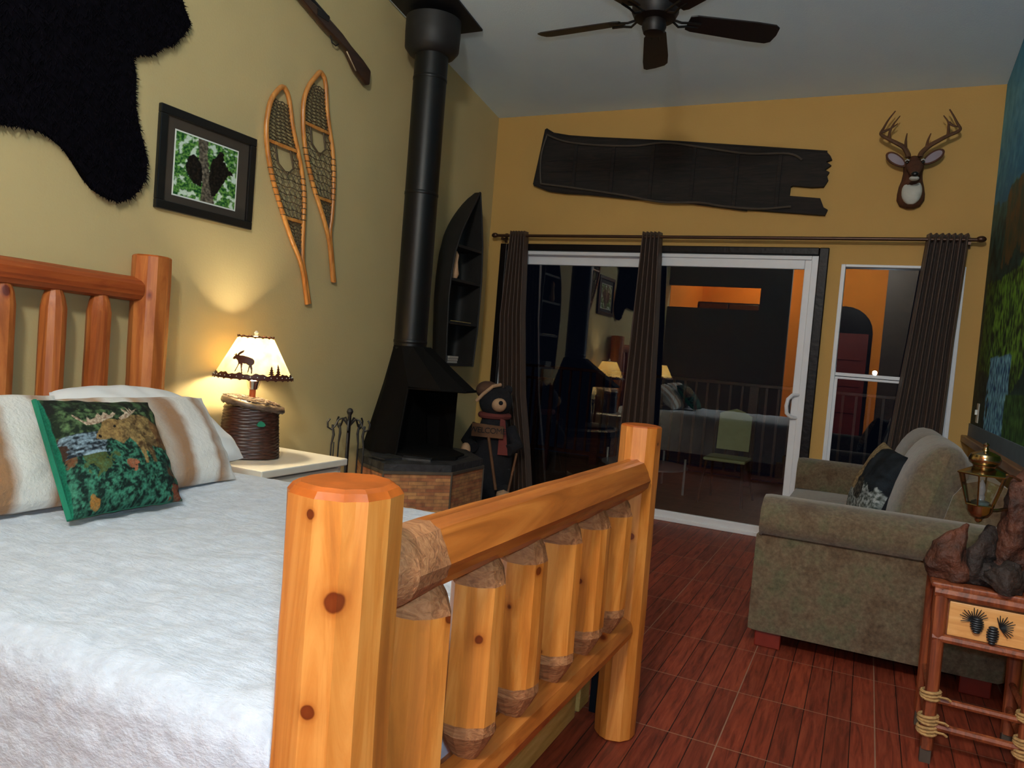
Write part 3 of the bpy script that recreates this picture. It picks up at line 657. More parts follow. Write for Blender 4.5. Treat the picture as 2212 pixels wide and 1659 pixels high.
# woven moose pillow
MOOSE = [(.277,.565),(.29,.60),(.33,.645),(.37,.70),(.42,.735),(.50,.72),(.56,.735),(.66,.775),(.75,.785),(.80,.76),(.86,.715),(.96,.70),(1.01,.66),(1.01,.50),(.93,.445),(.82,.45),(.765,.47),(.755,.39),(.745,.31),(.715,.31),(.70,.42),(.68,.43),(.67,.31),(.64,.31),(.635,.42),(.61,.50),(.56,.55),(.50,.50),(.46,.52),(.40,.555),(.34,.54),(.30,.545)]
ANT = [[(.42,.73),(.33,.69),(.24,.685),(.17,.75),(.155,.80),(.20,.74),(.25,.72),(.27,.77),(.29,.73),(.33,.76),(.36,.80),(.38,.76),(.42,.81),(.45,.77),(.50,.81),(.52,.79),(.47,.745)],
       [(.54,.72),(.60,.74),(.66,.78),(.72,.82),(.76,.86),(.70,.83),(.68,.87),(.655,.81),(.63,.87),(.62,.79),(.57,.85),(.585,.78),(.53,.745)]]
def tap_col(u, v):
    n1 = fnz(u*5, v*5, 1); n2 = fnz(u*16, v*16, 5); n3 = fnz(u*45, v*45, 8)
    if u < 0.012: return srgb(20, 110, 84)
    du, dv = u+0.004*n3, v+0.004*n2
    if any(inpoly(du, dv, A) for A in ANT): return lerp(srgb(140, 110, 90), srgb(206, 186, 160), max(0, min(1, 0.5+n3)))
    if inpoly(du, dv, MOOSE):
        c = lerp(srgb(74, 52, 30), srgb(156, 128, 80), max(0, min(1, 0.6+0.8*n2+0.5*n3)))
        if u > .82: c = lerp(c, srgb(122, 66, 34), 0.5)
        if .70 < u < .95 and v < .56 and n1 > -0.3: c = lerp(c, srgb(36, 24, 18), 0.55)
        if u < .5: c = lerp(c, srgb(160, 126, 74), 0.35)
        if (u-.455)**2+(v-.655)**2 < .00012 or (u-.31)**2+(v-.575)**2 < .0002: c = srgb(24, 16, 12)
        return c
    if v > .84+.03*n2: return lerp(srgb(24, 28, 22), srgb(66, 92, 60), max(0, min(1, .15+1.1*n2+.3*n3)))
    if v > .62 or (v > .45 and u > .95): return lerp(srgb(26, 38, 24), srgb(94, 122, 78), max(0, min(1, .28+1.2*n2+.4*n3)))
    if v > .44 and u < .36+.05*n2:
        return lerp(srgb(28, 36, 44), srgb(150, 174, 188), max(0, min(1, .3+1.2*fnz(u*8, v*30, 3)+.5*n3))) if u > .03+.05*n2 else srgb(60, 40, 30)
    c = lerp(srgb(12, 34, 28), srgb(64, 132, 106), max(0, min(1, .36+1.0*n2+.8*n3)))
    for (a, b, r, cc) in ((.52, .31, .045, (160, 92, 62)), (.18, .07, .045, (170, 116, 50)), (.90, .22, .05, (150, 92, 44)), (.94, .06, .07, (128, 58, 36)), (.05, .42, .05, (110, 70, 42)), (.27, .38, .10, (78, 88, 42))):
        if (u-a)**2+(v-b)**2 < (r*(1+.9*n2))**2: c = lerp(srgb(*cc), c, .25 if n3 > 0 else .05)
    if .80 < u < .92 and .12 < v < .34: c = lerp(c, srgb(20, 22, 24), .7)
    return c
tp = thing('moose_pillow', (-2.1, 1.6, 0.64), 'woven square pillow picturing a moose among green shrubs', 'pillow')
pillow('cover', (-2.235, 1.405, 0.955), (-2.245, 1.80, 0.935), (-1.985, 1.745, 0.640), (-1.985, 1.365, 0.640), 0.13, [M_paint, M_dgreen], n=170, colf=tap_col, back=front, parent=tp, seed=8, pinch=0.05)
def edge_pts(a, b, n=14, sag=0.008):
    a = Vector(a); b = Vector(b); return [a.lerp(b, i/n) for i in range(n+1)]
MB().tube(edge_pts((-2.235, 1.402, 0.955), (-1.985, 1.362, 0.642)), 0.008, 6).build('green_gusset', M_dgreen, tp, True)

# ================================================================== NIGHTSTANDS AND LAMPS
def nightstand(loc, label):
    x, y, _ = loc; t = thing('nightstand', loc, label, 'nightstand', 'white nightstands beside the bed')
    MB().box(x-0.265, x+0.265, y-0.32, y+0.32, 0.522, 0.560).build('top', M_nwhite, t, bevel=0.006)
    MB().box(x-0.255, x+0.235, y-0.30, y-0.28, 0.08, 0.522).box(x-0.255, x+0.235, y+0.28, y+0.30, 0.08, 0.522).box(x-0.255, x-0.24, y-0.28, y+0.28, 0.08, 0.522).box(x-0.24, x+0.235, y-0.28, y+0.28, 0.08, 0.10).build('body', M_nwhite, t)
    for k in range(2):
        dr = MB().box(x+0.21, x+0.24, y-0.275, y+0.275, 0.115+k*0.205, 0.305+k*0.205).build('drawer', M_nwhite, t, bevel=0.004)
        MB().sphere((x+0.252, y, 0.21+k*0.205), 0.014, 10).build('knob', M_pewter, dr, True)
    for a in (-1, 1):
        for b in (-1, 1): MB().box(x-0.01+a*0.235-0.015, x-0.01+a*0.235+0.015, y+b*0.28-0.02, y+b*0.28+0.02, 0, 0.08).build('leg', M_nwhite, t)
    return t
nightstand((-2.775, 2.97, 0), 'white nightstand between the bed and the fireplace tools')
nightstand((-2.775, 0.30, 0), 'white nightstand on the near side of the bed')

LX, LY = -2.85, 2.905
def make_lamp():
    t = thing('table_lamp', (LX, LY, 0.56), 'lit table lamp with woven fishing creel base, beside the striped pillow', 'lamp', 'bedside lamps')
    ang = math.atan2(0.70, 0.71)
    # creel body with woven ribs
    m = MB(); n = 72; rings = []
    for k in range(64):
        z = 0.262*k/63; tt = k/63
        a = 0.152-0.018*tt; b = 0.118-0.006*tt
        if k == 0: a *= 0.93; b *= 0.93
        ring = []
        for j in range(n):
            th = 2*pi*j/n; w_ = 1+0.022*(abs(sin(pi*k/2.6))-0.5)+0.018*cos(9*th)*(1 if (k//2) % 2 else -1)*0.7+0.01*noise.noise(Vector((j*0.4, k*0.3, 0)))
            ee = abs(cos(th))**0.8*(1 if cos(th) > 0 else -1); ff = abs(sin(th))**0.8*(1 if sin(th) > 0 else -1)
            px, py = a*ee*w_, b*ff*w_
            ring.append((LX+px*cos(ang)-py*sin(ang), LY+px*sin(ang)+py*cos(ang), 0.56+0.002+z))
        rings.append(ring)
    m.loops(rings); m.build('creel_body', M_wick, t, True, angle=180)
    m = MB(); rings = []
    for k, (r, z) in enumerate([(0.94, 0.262), (1.03, 0.258), (1.08, 0.268), (1.06, 0.284), (0.98, 0.292), (0.86, 0.298), (0.7, 0.302), (0.5, 0.305), (0.3, 0.306), (0.1, 0.307)]):
        ring = []
        for j in range(n):
            th = 2*pi*j/n; a = 0.140*r; b = 0.118*r
            if cos(th) > 0.75 and r > 1: a *= 1.10
            px, py = a*cos(th), b*sin(th); zz = z-0.022*(px/0.14)+0.004*sin(j*1.7)*(1 if k % 2 else -1)
            ring.append((LX+px*cos(ang)-py*sin(ang), LY+px*sin(ang)+py*cos(ang), 0.56+zz))
        rings.append(ring)
    m.loops(rings); lid = m.build('creel_lid', M_wickl, t, True, angle=180)
    m = MB()   # loose twigs woven over the lid
    rnd = random.Random(4)
    for k in range(150):
        th = rnd.uniform(0, 2*pi); r0 = rnd.uniform(0.2, 0.9); th2 = th+rnd.uniform(0.3, 0.8); P = []
        for q in range(5):
            tt = q/4; t3 = th+(th2-th)*tt; r = r0+0.12*sin(pi*tt); px, py = 0.142*r*cos(t3), 0.120*r*sin(t3)
            P.append((LX+px*cos(ang)-py*sin(ang), LY+px*sin(ang)+py*cos(ang), 0.56+0.311-0.022*(px/0.14)-0.018*r*r+0.004*sin(pi*tt)))
        m.tube(P, 0.0022, 5)
    m.build('lid_weave', M_wickl, lid, True)
    def onbody(thc, z, out=0.012):
        px = 0.145*cos(thc); py = 0.115*sin(thc); l_ = sqrt(px*px+py*py); px *= 1+out/l_; py *= 1+out/l_
        return Vector((LX+px*cos(ang)-py*sin(ang), LY+px*sin(ang)+py*cos(ang), z))
    c = onbody(-1.25, 0.745); tx = (onbody(-1.15, 0.745)-onbody(-1.35, 0.745)).normalized()
    P = [c+tx*a+Vector((0, 0, b)) for a, b in ((-0.024, -0.004), (-0.014, 0.012), (0.0, 0.017), (0.013, 0.009), (0.022, -0.003), (0.014, -0.011), (-0.012, -0.012))]
    MB().prism(P, tx.cross(Vector((0, 0, 1))), 0.006).build('fly_emblem', M_teal, t)
    MB().lathe((LX, LY, 0.84), [(0.016, 0), (0.016, 0.068)], 14).build('stem', M_copper, t, True)
    MB().lathe((LX, LY, 0.905), [(0.012, 0), (0.022, 0.006), (0.026, 0.03), (0.03, 0.05), (0.022, 0.056), (0.018, 0.075)], 18).build('socket', M_chrome, t, True)
    bl = MB().sphere((LX, LY, 1.035), (0.026, 0.026, 0.036), 12); bl.build('bulb', M_bulb, t, True)
    m = MB(); m.tube([(LX+0.03, LY, 0.91), (LX+0.05, LY, 0.96), (LX+0.055, LY, 1.06), (LX+0.03, LY, 1.16), (LX, LY, 1.185), (LX-0.03, LY, 1.16), (LX-0.055, LY, 1.06), (LX-0.05, LY, 0.96), (LX-0.03, LY, 0.91)], 0.0018, 5); m.build('harp', M_chrome, t)
    MB().lathe((LX, LY, 1.178), [(0.006, 0), (0.014, 0.006), (0.008, 0.014), (0.012, 0.024), (0.004, 0.034)], 12).build('finial', M_cream, t, True)
    # shade
    zb, zt, rb, rt = 0.975, 1.180, 0.192, 0.086
    def sr(z): return rb+(rt-rb)*(z-zb)/(zt-zb)
    m = MB(); m.lathe((LX, LY, 0), [(sr(zb+(zt-zb)*k/8), zb+(zt-zb)*k/8) for k in range(9)], 48, cap0=False, cap1=False)
    sh = m.build('lamp_shade', M_shade, t, True, angle=180, fixn=False)
    cam_a = math.atan2(-0.71, 0.70)
    def cone(du, z, out=0.003):
        r = sr(z)+out; th = cam_a+du/r; return Vector((LX+r*cos(th), LY+r*sin(th), z))
    K, KZ = 0.00052, 0.00051
    def P2(pts): return [cone((x-583)*K, 1.18-(y-205)*KZ) for x, y in pts]
    def cut(pts, name, st=3.0):
        m = MB(); xs = [p[0] for p in pts]; ys = [p[1] for p in pts]; x = min(xs)
        while x < max(xs):
            y = min(ys)
            while y < max(ys):
                if inpoly(x+st/2, y+st/2, pts):
                    q = [(x, y), (x+st, y), (x+st, y+st), (x, y+st)]; i = len(m.v); m.v += P2(q); m.face((i, i+1, i+2, i+3))
                y += st
            x += st
        o = m.build(name, M_silh, sh); so = o.modifiers.new('solid', 'SOLIDIFY'); so.thickness = 0.0015; return o
    cut([(360,425),(378,402),(398,396),(412,388),(445,390),(480,392),(530,402),(566,414),(582,434),(580,462),(562,480),(568,512),(567,556),(554,556),(554,522),(543,494),(533,540),(522,556),(526,528),(534,482),(508,467),(475,464),(470,500),(477,560),(467,560),(459,505),(452,472),(440,474),(424,508),(406,548),(400,544),(420,500),(432,465),(420,440),(400,425),(378,432)], 'moose_silhouette')
    cut([(408,392),(428,366),(452,350),(482,338),(476,358),(452,374),(424,394)], 'antler_silhouette')
    cut([(410,392),(404,378),(388,372),(394,386),(372,384),(386,396),(402,400)], 'antler_silhouette')
    for cx_, h in ((750, 95), (828, 112)):
        pts = [(cx_-5, 575), (cx_-4, 560)]; 
        for k in range(4): w_ = 34-k*7; pts += [(cx_-w_, 558-k*h*0.2), (cx_-w_*0.35, 558-(k+0.9)*h*0.2)]
        pts += [(cx_, 575-h-6)]
        for k in range(3, -1, -1): w_ = 34-k*7; pts += [(cx_+w_*0.35, 558-(k+0.9)*h*0.2), (cx_+w_, 558-k*h*0.2)]
        pts += [(cx_+4, 560), (cx_+5, 575)]; cut(pts, 'pine_tree_silhouette')
    # scalloped lower band and laced rims
    m = MB(); N = 144; rings = [[], []]
    for j in range(N):
        th = 2*pi*j/N
        for q, z in ((0, zb-0.004), (1, zb+0.022+0.004*sin(j*0.55)+0.003*sin(j*1.3))):
            r = sr(z)+0.003; rings[q].append((LX+r*cos(th), LY+r*sin(th), z))
    m.loops(rings, False, False)
    for j in range(36):
        th = 2*pi*j/36; z = zb+0.009; r = sr(z)+0.0045; m.sphere((LX+r*cos(th), LY+r*sin(th), z), 0.0026, 6, 1)
    m.build('lower_band', [M_silh, M_cream], sh)
    m = MB()
    for (z, r, k, am) in ((zb-0.002, rb+0.004, 56, 0.006), (zt, rt+0.003, 30, 0.006)):
        m.tube([(LX+r*cos(2*pi*j/k), LY+r*sin(2*pi*j/k), z+(am if j % 2 else -am)) for j in range(k)], 0.0024, 5, closed=True)
        m.tube([(LX+r*cos(2*pi*j/k), LY+r*sin(2*pi*j/k), z) for j in range(k)], 0.003, 5, closed=True)
    m.build('laced_rim', M_silh, sh)
    return t
lamp = make_lamp()
l2 = copy_tree(lamp); l2.location = (LX, 0.32, 0.56); l2['label'] = 'lit creel lamp on the near nightstand, seen only as a reflection in the glass door'
for y in (LY, 0.32):
    light('bedside_bulb_light', 'POINT', (LX+0.004, y, 1.045), 34, (1.0, 0.84, 0.56), 0.04)

# ================================================================== WALL DECOR, LEFT WALL
BEAR = [(1.707,1.912),(1.739,1.917),(1.777,1.923),(1.82,1.927),(1.87,1.929),(1.912,1.916),(1.967,1.888),(2.013,1.841),(2.049,1.797),(2.097,1.755),(2.151,1.735),(2.212,1.729),(2.261,1.748),(2.298,1.784),(2.327,1.831),(2.34,1.885),(2.34,1.937),(2.319,2.0),(2.292,2.065),(2.271,2.137),(2.263,2.212),(2.262,2.279),(2.249,2.329),(2.242,2.362),(2.296,2.392),(2.341,2.409),(2.391,2.46),(2.444,2.492),(2.49,2.549),(2.529,2.618),(2.512,2.646),(2.488,2.676),(2.475,2.706),
        (2.44,2.80),(2.36,2.88),(2.24,2.93),(2.10,2.98),(1.98,3.05),(1.82,3.10),(1.66,3.06),(1.5,3.10),(1.34,3.05),(1.2,2.98),(1.05,2.93),(0.93,2.86),(0.86,2.72),(0.88,2.58),(1.0,2.46),(1.10,2.38),(1.12,2.25),(1.08,2.05),(1.02,1.90),(1.04,1.78),(1.14,1.72),(1.26,1.76),(1.34,1.86),(1.44,1.92),(1.56,1.91)]
bs = thing('bear_skin', (XL, 1.7, 1.72), 'black bear skin hung flat on the tan wall above the headboard', 'animal hide')
m = MB(); pts = [(XL+0.004, y, z) for y, z in BEAR]; m.prism(pts, (1, 0, 0), 0.03)
m.build('hide', M_fur, bs)
m = MB(); rnd = random.Random(2); k = len(BEAR)
def blade(y, z, dy, dz, L, x0):
    b = len(m.v); w_ = 0.0035; px, pz = -dz, dy
    m.v += [Vector((x0, y-px*w_, z-pz*w_)), Vector((x0, y+px*w_, z+pz*w_)), Vector((x0+rnd.uniform(0.004, 0.02), y+dy*L, z+dz*L)), Vector((x0+0.004, y, z))]
    m.face((b, b+1, b+2)); m.face((b+1, b+3, b+2)); m.face((b+3, b, b+2))
for i in range(k):
    a, b = BEAR[i], BEAR[(i+1) % k]; L = sqrt((a[0]-b[0])**2+(a[1]-b[1])**2); n_ = int(L/0.0022); ox, oz = (b[1]-a[1])/L, -(b[0]-a[0])/L
    for q in range(n_):
        t = q/n_; y, z = a[0]+(b[0]-a[0])*t-ox*0.004, a[1]+(b[1]-a[1])*t-oz*0.004
        th = rnd.uniform(-0.8, 0.8); dy, dz = ox*cos(th)-oz*sin(th), ox*sin(th)+oz*cos(th)
        blade(y, z, dy, dz-0.25, rnd.uniform(0.006, 0.02), XL+rnd.uniform(0.006, 0.032))
cnt = 0
while cnt < 9000:
    y, z = rnd.uniform(0.86, 2.53), rnd.uniform(1.73, 3.1)
    if inpoly(y, z, BEAR):
        th = rnd.uniform(-2.4, -0.8); blade(y, z, cos(th), sin(th), rnd.uniform(0.02, 0.04), XL+0.033); cnt += 1
m.build('fur', M_fur, bs, fixn=False)

# framed photograph
fr = thing('framed_picture', (XL, 2.70, 1.742), 'black framed photograph of a dark bear in a leafy tree', 'picture')
Y0, Y1, Z0, Z1 = 2.406, 2.998, 1.742, 2.219; fwid = 0.042
m = MB()
for a in ((Y0, Y1, Z0, Z0+fwid), (Y0, Y1, Z1-fwid, Z1), (Y0, Y0+fwid, Z0+fwid, Z1-fwid), (Y1-fwid, Y1, Z0+fwid, Z1-fwid)): m.box(XL+0.001, XL+0.024, a[0], a[1], a[2], a[3])
m.build('frame', M_frameb, fr, bevel=0.004)
MB().box(XL+0.002, XL+0.010, Y0+fwid, Y1-fwid, Z0+fwid, Z1-fwid).build('mat_board', M_mat, fr)
PY0, PY1, PZ0, PZ1 = 2.503, 2.880, 1.826, 2.120
MB().box(XL+0.010, XL+0.0115, PY0-0.007, PY1+0.007, PZ0-0.007, PZ1+0.007).build('mat_edge', M_cream, fr)
TRUNK = [(.33, 1.05), (.50, 1.05), (.50, .75), (.55, .5), (.62, .2), (.66, -.05), (.42, -.05), (.44, .3), (.38, .6)]
BEARP = [(.16,.50),(.20,.66),(.28,.72),(.36,.68),(.40,.60),(.44,.45),(.42,.22),(.30,.26),(.20,.36)]
HEADP = [(.55,.58),(.58,.74),(.64,.78),(.70,.92),(.76,.90),(.77,.76),(.84,.68),(.93,.60),(.94,.56),(.86,.55),(.80,.42),(.72,.26),(.66,.14),(.60,.12),(.54,.35)]
def ph_col(u, v):
    n2 = fnz(u*9, v*9, 2); n3 = fnz(u*26, v*26, 6); du, dv = u+0.015*n3, v+0.015*n3
    if inpoly(du, dv, HEADP) or inpoly(du, dv, BEARP): return lerp(srgb(14, 14, 14), srgb(46, 40, 34), max(0, n3+.2))
    if inpoly(du, dv, TRUNK): return lerp(srgb(60, 56, 50), srgb(126, 118, 104), max(0, min(1, .4+n3)))
    c = lerp(srgb(22, 78, 40), srgb(120, 176, 84), max(0, min(1, .4+1.2*n3+.4*n2)))
    if n2 > .16: c = lerp(c, srgb(206, 226, 214), min(1, (n2-.16)*5))
    return c
m = MB(); m.col = []; m.grid(lambda u, v: (XL+0.012, PY0+(PY1-PY0)*u, PZ0+(PZ1-PZ0)*v), 110, 90)
for i in range(len(m.v)): m.col.append(ph_col(*m.uv[i]))
m.build('photograph', M_photo, fr)

# snowshoes
S1L=[(3.13,2.535),(3.071,2.461),(3.048,2.361),(3.047,2.277),(3.064,2.189),(3.1,2.083),(3.155,1.97),(3.222,1.856),(3.297,1.74),(3.365,1.651),(3.411,1.557),(3.459,1.392)]
S1R=[(3.173,2.55),(3.216,2.51),(3.26,2.364),(3.319,2.235),(3.368,2.108),(3.393,1.989),(3.399,1.865),(3.405,1.741),(3.416,1.633),(3.451,1.536),(3.496,1.396)]
S2L=[(3.431,2.725),(3.357,2.638),(3.317,2.534),(3.321,2.419),(3.339,2.32),(3.382,2.2),(3.442,2.082),(3.504,1.988),(3.579,1.866),(3.625,1.762),(3.678,1.55)]
S2R=[(3.455,2.733),(3.503,2.703),(3.53,2.564),(3.569,2.44),(3.605,2.341),(3.632,2.21),(3.643,2.073),(3.645,1.934),(3.637,1.848),(3.663,1.726),(3.709,1.548)]
def smoothline(L, n=40):
    out = []
    for i in range(len(L)-1):
        p0 = L[max(i-1, 0)]; p1 = L[i]; p2 = L[i+1]; p3 = L[min(i+2, len(L)-1)]
        for k in range(6):
            t = k/6; out.append(tuple(0.5*((2*b)+(-a+c)*t+(2*a-5*b+4*c-d)*t*t+(-a+3*b-3*c+d)*t**3) for a, b, c, d in zip(p0, p1, p2, p3)))
    out.append(L[-1]); return out
def snowshoe(Lp, Rp, label):
    Ls, Rs = smoothline(Lp), smoothline(Rp); X = XL+0.022
    zt = max(Ls[0][1], Rs[0][1]); zb = Ls[-1][1]
    t = thing('snowshoe', (XL, Ls[-1][0], zb), label, 'snowshoe', 'snowshoes on the tan wall')
    def yl(L, z):
        for i in range(len(L)-1):
            a, b = L[i], L[i+1]
            if (a[1]-z)*(b[1]-z) <= 0 and a[1] != b[1]: return a[0]+(b[0]-a[0])*(z-a[1])/(b[1]-a[1])
        return L[0][0] if z > L[0][1] else L[-1][0]
    ins = 0.010
    def cen(L, sg): return [(X, y+sg*ins*(1 if i > 2 else i/3), z) for i, (y, z) in enumerate(L)]
    A = cen(Ls, 1); B = cen(Rs, -1)
    tip = (Ls[0][0]+Rs[0][0])/2; P_ = A[::-1][:-2]+[(X, Ls[0][0]+0.004, Ls[0][1]+0.001), (X, tip, zt+0.009), (X, Rs[0][0]-0.002, Rs[0][1]-0.001)]+B[2:]
    for _ in range(2): P_ = [P_[0]]+[tuple((a+2*b+c)/4 for a, b, c in zip(P_[i-1], P_[i], P_[i+1])) for i in range(1, len(P_)-1)]+[P_[-1]]
    MB().tube(P_, 0.0138, 10).build('bent_frame', M_ash, t, True)
    def pt(s, z, off=0):   # s 0..1 across
        a, b = yl(Ls, z)+0.02, yl(Rs, z)-0.02
        return (X+off, a+(b-a)*s, z)
    H = zt-zb; zc1 = zt-H*0.27; zc2 = zt-H*0.60; zend = zt-H*0.80
    for zc in (zc1, zc2):
        m = MB(); a, b = pt(-0.03, zc), pt(1.03, zc); m.box(X-0.006, X+0.007, a[1], b[1], zc-0.009, zc+0.009); m.build('crossbar', M_ash, t, bevel=0.003)
    m = MB(); rr = 0.0026
    def weave(z0, z1, cols, rows, hole=None):
        dz = (z1-z0)/rows
        for j in range(rows+1):
            z = z0+dz*j; P = [pt(s/12, z+0.004*sin(s*1.1)) for s in range(13)]
            if hole and hole(0.5, z):
                for sg in ((0, 3), (9, 12)): m.tube(P[sg[0]:sg[1]+1], rr, 4)
            else: m.tube(P, rr, 4)
        for c in range(cols):
            P = []
            for j in range(rows+1):
                s = (c+(0.5+0.38*(1 if j % 2 else -1)))/cols; z = z0+dz*j
                if hole and hole(s, z):
                    if len(P) > 1: m.tube(P, rr, 4)
                    P = []; continue
                P.append(pt(s, z, 0.002))
            if len(P) > 1: m.tube(P, rr, 4)
            P = []
            for j in range(rows+1):
                s = (c+(0.5-0.38*(1 if j % 2 else -1)))/cols; z = z0+dz*j
                if hole and hole(s, z):
                    if len(P) > 1: m.tube(P, rr, 4)
                    P = []; continue
                P.append(pt(s, z, -0.002))
            if len(P) > 1: m.tube(P, rr, 4)
    weave(zt-0.085, zc1+0.012, 5, 12)
    hz = zc1-0.12
    hole = lambda s, z: z > hz and 0.22 < s < 0.78
    weave(zc1-0.012, zc2+0.012, 5, 9, hole)
    m.tube([pt(0.24, zc1-0.01), pt(0.24, hz+0.02), pt(0.5, hz-0.025), pt(0.76, hz+0.02), pt(0.76, zc1-0.01)], 0.006, 6)
    weave(zc2-0.012, zend, 4, 11)
    for j in range(8):        # wraps round the frame
        z = hz-0.02-j*(hz-zc2)/8
        for L, sg in ((Ls, 1), (Rs, -1)): m.tube([(X+0.014*cos(q), yl(L, z)+sg*ins+0.014*sin(q), z) for q in (2*pi*i/8 for i in range(8))], 0.003, 4, closed=True)
    m.build('lacing', M_lace, t); return t
snowshoe(S1L, S1R, 'wooden snowshoe with rawhide lacing, hanging lower and next to the picture')
snowshoe(S2L, S2R, 'wooden snowshoe with rawhide lacing, hanging higher and next to the stove pipe')

# rifle
rf = thing('hunting_rifle', (XL, 3.88, 2.81), 'old rifle with dark wooden stock mounted high on the tan wall', 'rifle')
ST = [(3.44,3.055),(3.59,3.012),(3.681,2.974),(3.8,2.937),(3.887,2.898),(3.885,2.812),(3.851,2.797),(3.741,2.845),(3.643,2.925),(3.565,2.948),(3.448,2.974),(3.2,3.055),(2.9,3.145),(2.88,3.175),(3.2,3.095)]
MB().prism([(XL+0.012, y, z) for y, z in ST], (1, 0, 0), 0.035).build('stock', M_gun, rf, bevel=0.01)
MB().tube([(XL+0.03, 3.47, 3.045), (XL+0.03, 2.45, 3.345)], [0.016, 0.011], 10).build('barrel', M_blackm, rf, True)
MB().box(XL+0.01, XL+0.05, 3.36, 3.46, 3.02, 3.055).build('action', M_blackm, rf)
MB().tube([(XL+0.03, 3.50, 2.965), (XL+0.03, 3.52, 2.93), (XL+0.03, 3.555, 2.925), (XL+0.03, 3.58, 2.945)], 0.004, 6).build('trigger_guard', M_blackm, rf)

# canoe shelf
cs = thing('canoe_shelf', (XL, 5.2, 1.08), 'tall black canoe shaped shelf on the wall beside the stove pipe', 'shelf')
ZB, ZT = 1.065, 2.40; XF = XL+0.24
NEAR = [(1.065, 4.755), (1.30, 4.735), (1.57, 4.72), (1.75, 4.735), (1.90, 4.765), (2.05, 4.83), (2.16, 4.90), (2.27, 4.98), (2.34, 5.03), (2.40, 5.068)]
FAR = [(1.065, 5.165), (1.35, 5.195), (1.75, 5.20), (2.0, 5.175), (2.2, 5.13), (2.33, 5.09), (2.40, 5.072)]
def tab(T, z):
    for i in range(len(T)-1):
        if T[i][0] <= z <= T[i+1][0]: return T[i][1]+(T[i+1][1]-T[i][1])*(z-T[i][0])/(T[i+1][0]-T[i][0])
    return T[-1][1]
NT, NA = 30, 18
def hull(t, a, s=1.0):   # a from 0 (near gunwale) to 1 (far gunwale)
    z = ZB+(ZT-ZB)*t; y0, y1 = tab(NEAR, z), tab(FAR, z); c = (y0+y1)/2+0.05; th = pi*a
    k = (1-abs(cos(th)))
    cs_ = cos(th); y = (y0+y1)/2-(y1-y0)/2*(abs(cs_)**0.42)*(1 if cs_ > 0 else -1)*s + (0.12*sqrt(max(0, 1-t))+0.01)*sin(th)*(0.5+0.5*(1 if a < 0.5 else cs_*0+0.4))
    dpt = (XF-XL-0.004)*(1 if z < 2.0 else max(0.03, sqrt(max(0, 1-((z-2.0)/0.41)**2))))
    return (XF-dpt*(sin(th)**0.6)*(1 if s == 1 else 0.9), y, z)
m = MB(); m.grid(lambda u, v: hull(v, u), NA, NT, uv=False); m.grid(lambda u, v: hull(v, u, 0.94), NA, NT, uv=False, flip=True)
base = (NA+1)*(NT+1)
for v in range(NT):
    for u in (0, NA):
        a = v*(NA+1)+u; m.face((a, a+NA+1, base+a+NA+1, base+a))
m.build('hull', M_canoe, cs, True, angle=60)
for L_ in (0, 1):
    MB().tube([hull(k/30, L_) for k in range(31)], 0.007, 6).build('gunwale', M_canoein, cs, True)
for t_, nm in ((0.0, 'bottom_board'), (0.235, 'shelf_board'), (0.47, 'shelf_board'), (0.66, 'shelf_board')):
    P = [hull(t_, a/10, 0.93) for a in range(11)]; MB().prism(P, (0, 0, 1), 0.02).build(nm, M_canoein, cs)
MB().box(XF-0.012, XF-0.004, 4.79, 5.09, 1.378, 1.402).build('shelf_edge', M_plank, cs)
m = MB().lathe((XF-0.045, 4.86, 1.70+0.02), [(0.018, 0), (0.03, 0.03), (0.022, 0.07), (0.016, 0.12), (0.02, 0.17), (0.004, 0.2)], 14); tag(m.build('carved_figurine', M_beige, None, True), 'small pale carved figurine standing inside the canoe shelf', 'figurine')
m = MB()
for k in range(3): m.box(XF-0.11, XF-0.02+0.004*k, 4.80+0.008*k, 4.95, 1.087+k*0.018, 1.103+k*0.018)
tag(m.build('paper_stack', M_paper, None), 'small stack of pale papers on the bottom of the canoe shelf', 'papers')

# ================================================================== FIREPLACE
hc = (-2.78, 4.23)
hearth = thing('brick_hearth', (hc[0], hc[1], 0), 'octagonal brick hearth with a black top under the stove', 'hearth')
def octo(r, z, n=8, clip=XL+0.004):
    base_ = [(-2.27, 4.02), (-2.27, 4.44), (-2.57, 4.74), (-2.99, 4.74), (XL+0.006, 4.66), (XL+0.006, 4.08), (-2.83, 3.86), (-2.57, 3.72)]; k_ = r/0.51; cx, cy = -2.70, 4.23
    return [(max(clip, cx+(x-cx)*k_), cy+(y-cy)*k_, z) for x, y in base_]
def octo_old(r, z, n=8, clip=XL+0.004): return [(max(clip, hc[0]+r/cos(pi/8)*cos(pi/8+k*pi/4)), hc[1]+r/cos(pi/8)*sin(pi/8+k*pi/4), z) for k in range(n)]
m = MB(); o0, o1 = octo(0.51, 0), octo(0.51, 0.418); per = 0
for k in range(8):
    a, b = Vector(o0[k]), Vector(o0[(k+1) % 8]); L = (b-a).length
    i = len(m.v); m.v += [a, b, b+Vector((0, 0, 0.418)), a+Vector((0, 0, 0.418))]; m.face((i, i+1, i+2, i+3))
    for q, uvv in enumerate(((per, 0), (per+L, 0), (per+L, 0.418), (per, 0.418))): m.uv[i+q] = uvv
    per += L
i = len(m.v); m.v += [Vector(p) for p in o1]; m.face(range(i, i+8))
m.build('brick_base', M_brick, hearth)
for k in (6, 7, 0, 1): 
    p = octo(0.512, 0)[k]; MB().tube([(p[0], p[1], 0.0), (p[0], p[1], 0.418)], 0.006, 6).build('corner_bead', M_gunwale, hearth)
m = MB().loops([octo(0.518, 0.418), octo(0.518, 0.435)]); m.build('stone_edge', M_gunwale, hearth)
m = MB().loops([octo(0.505, 0.435), octo(0.505, 0.478), octo(0.44, 0.488)]); m.build('slate_top', M_slate, hearth)
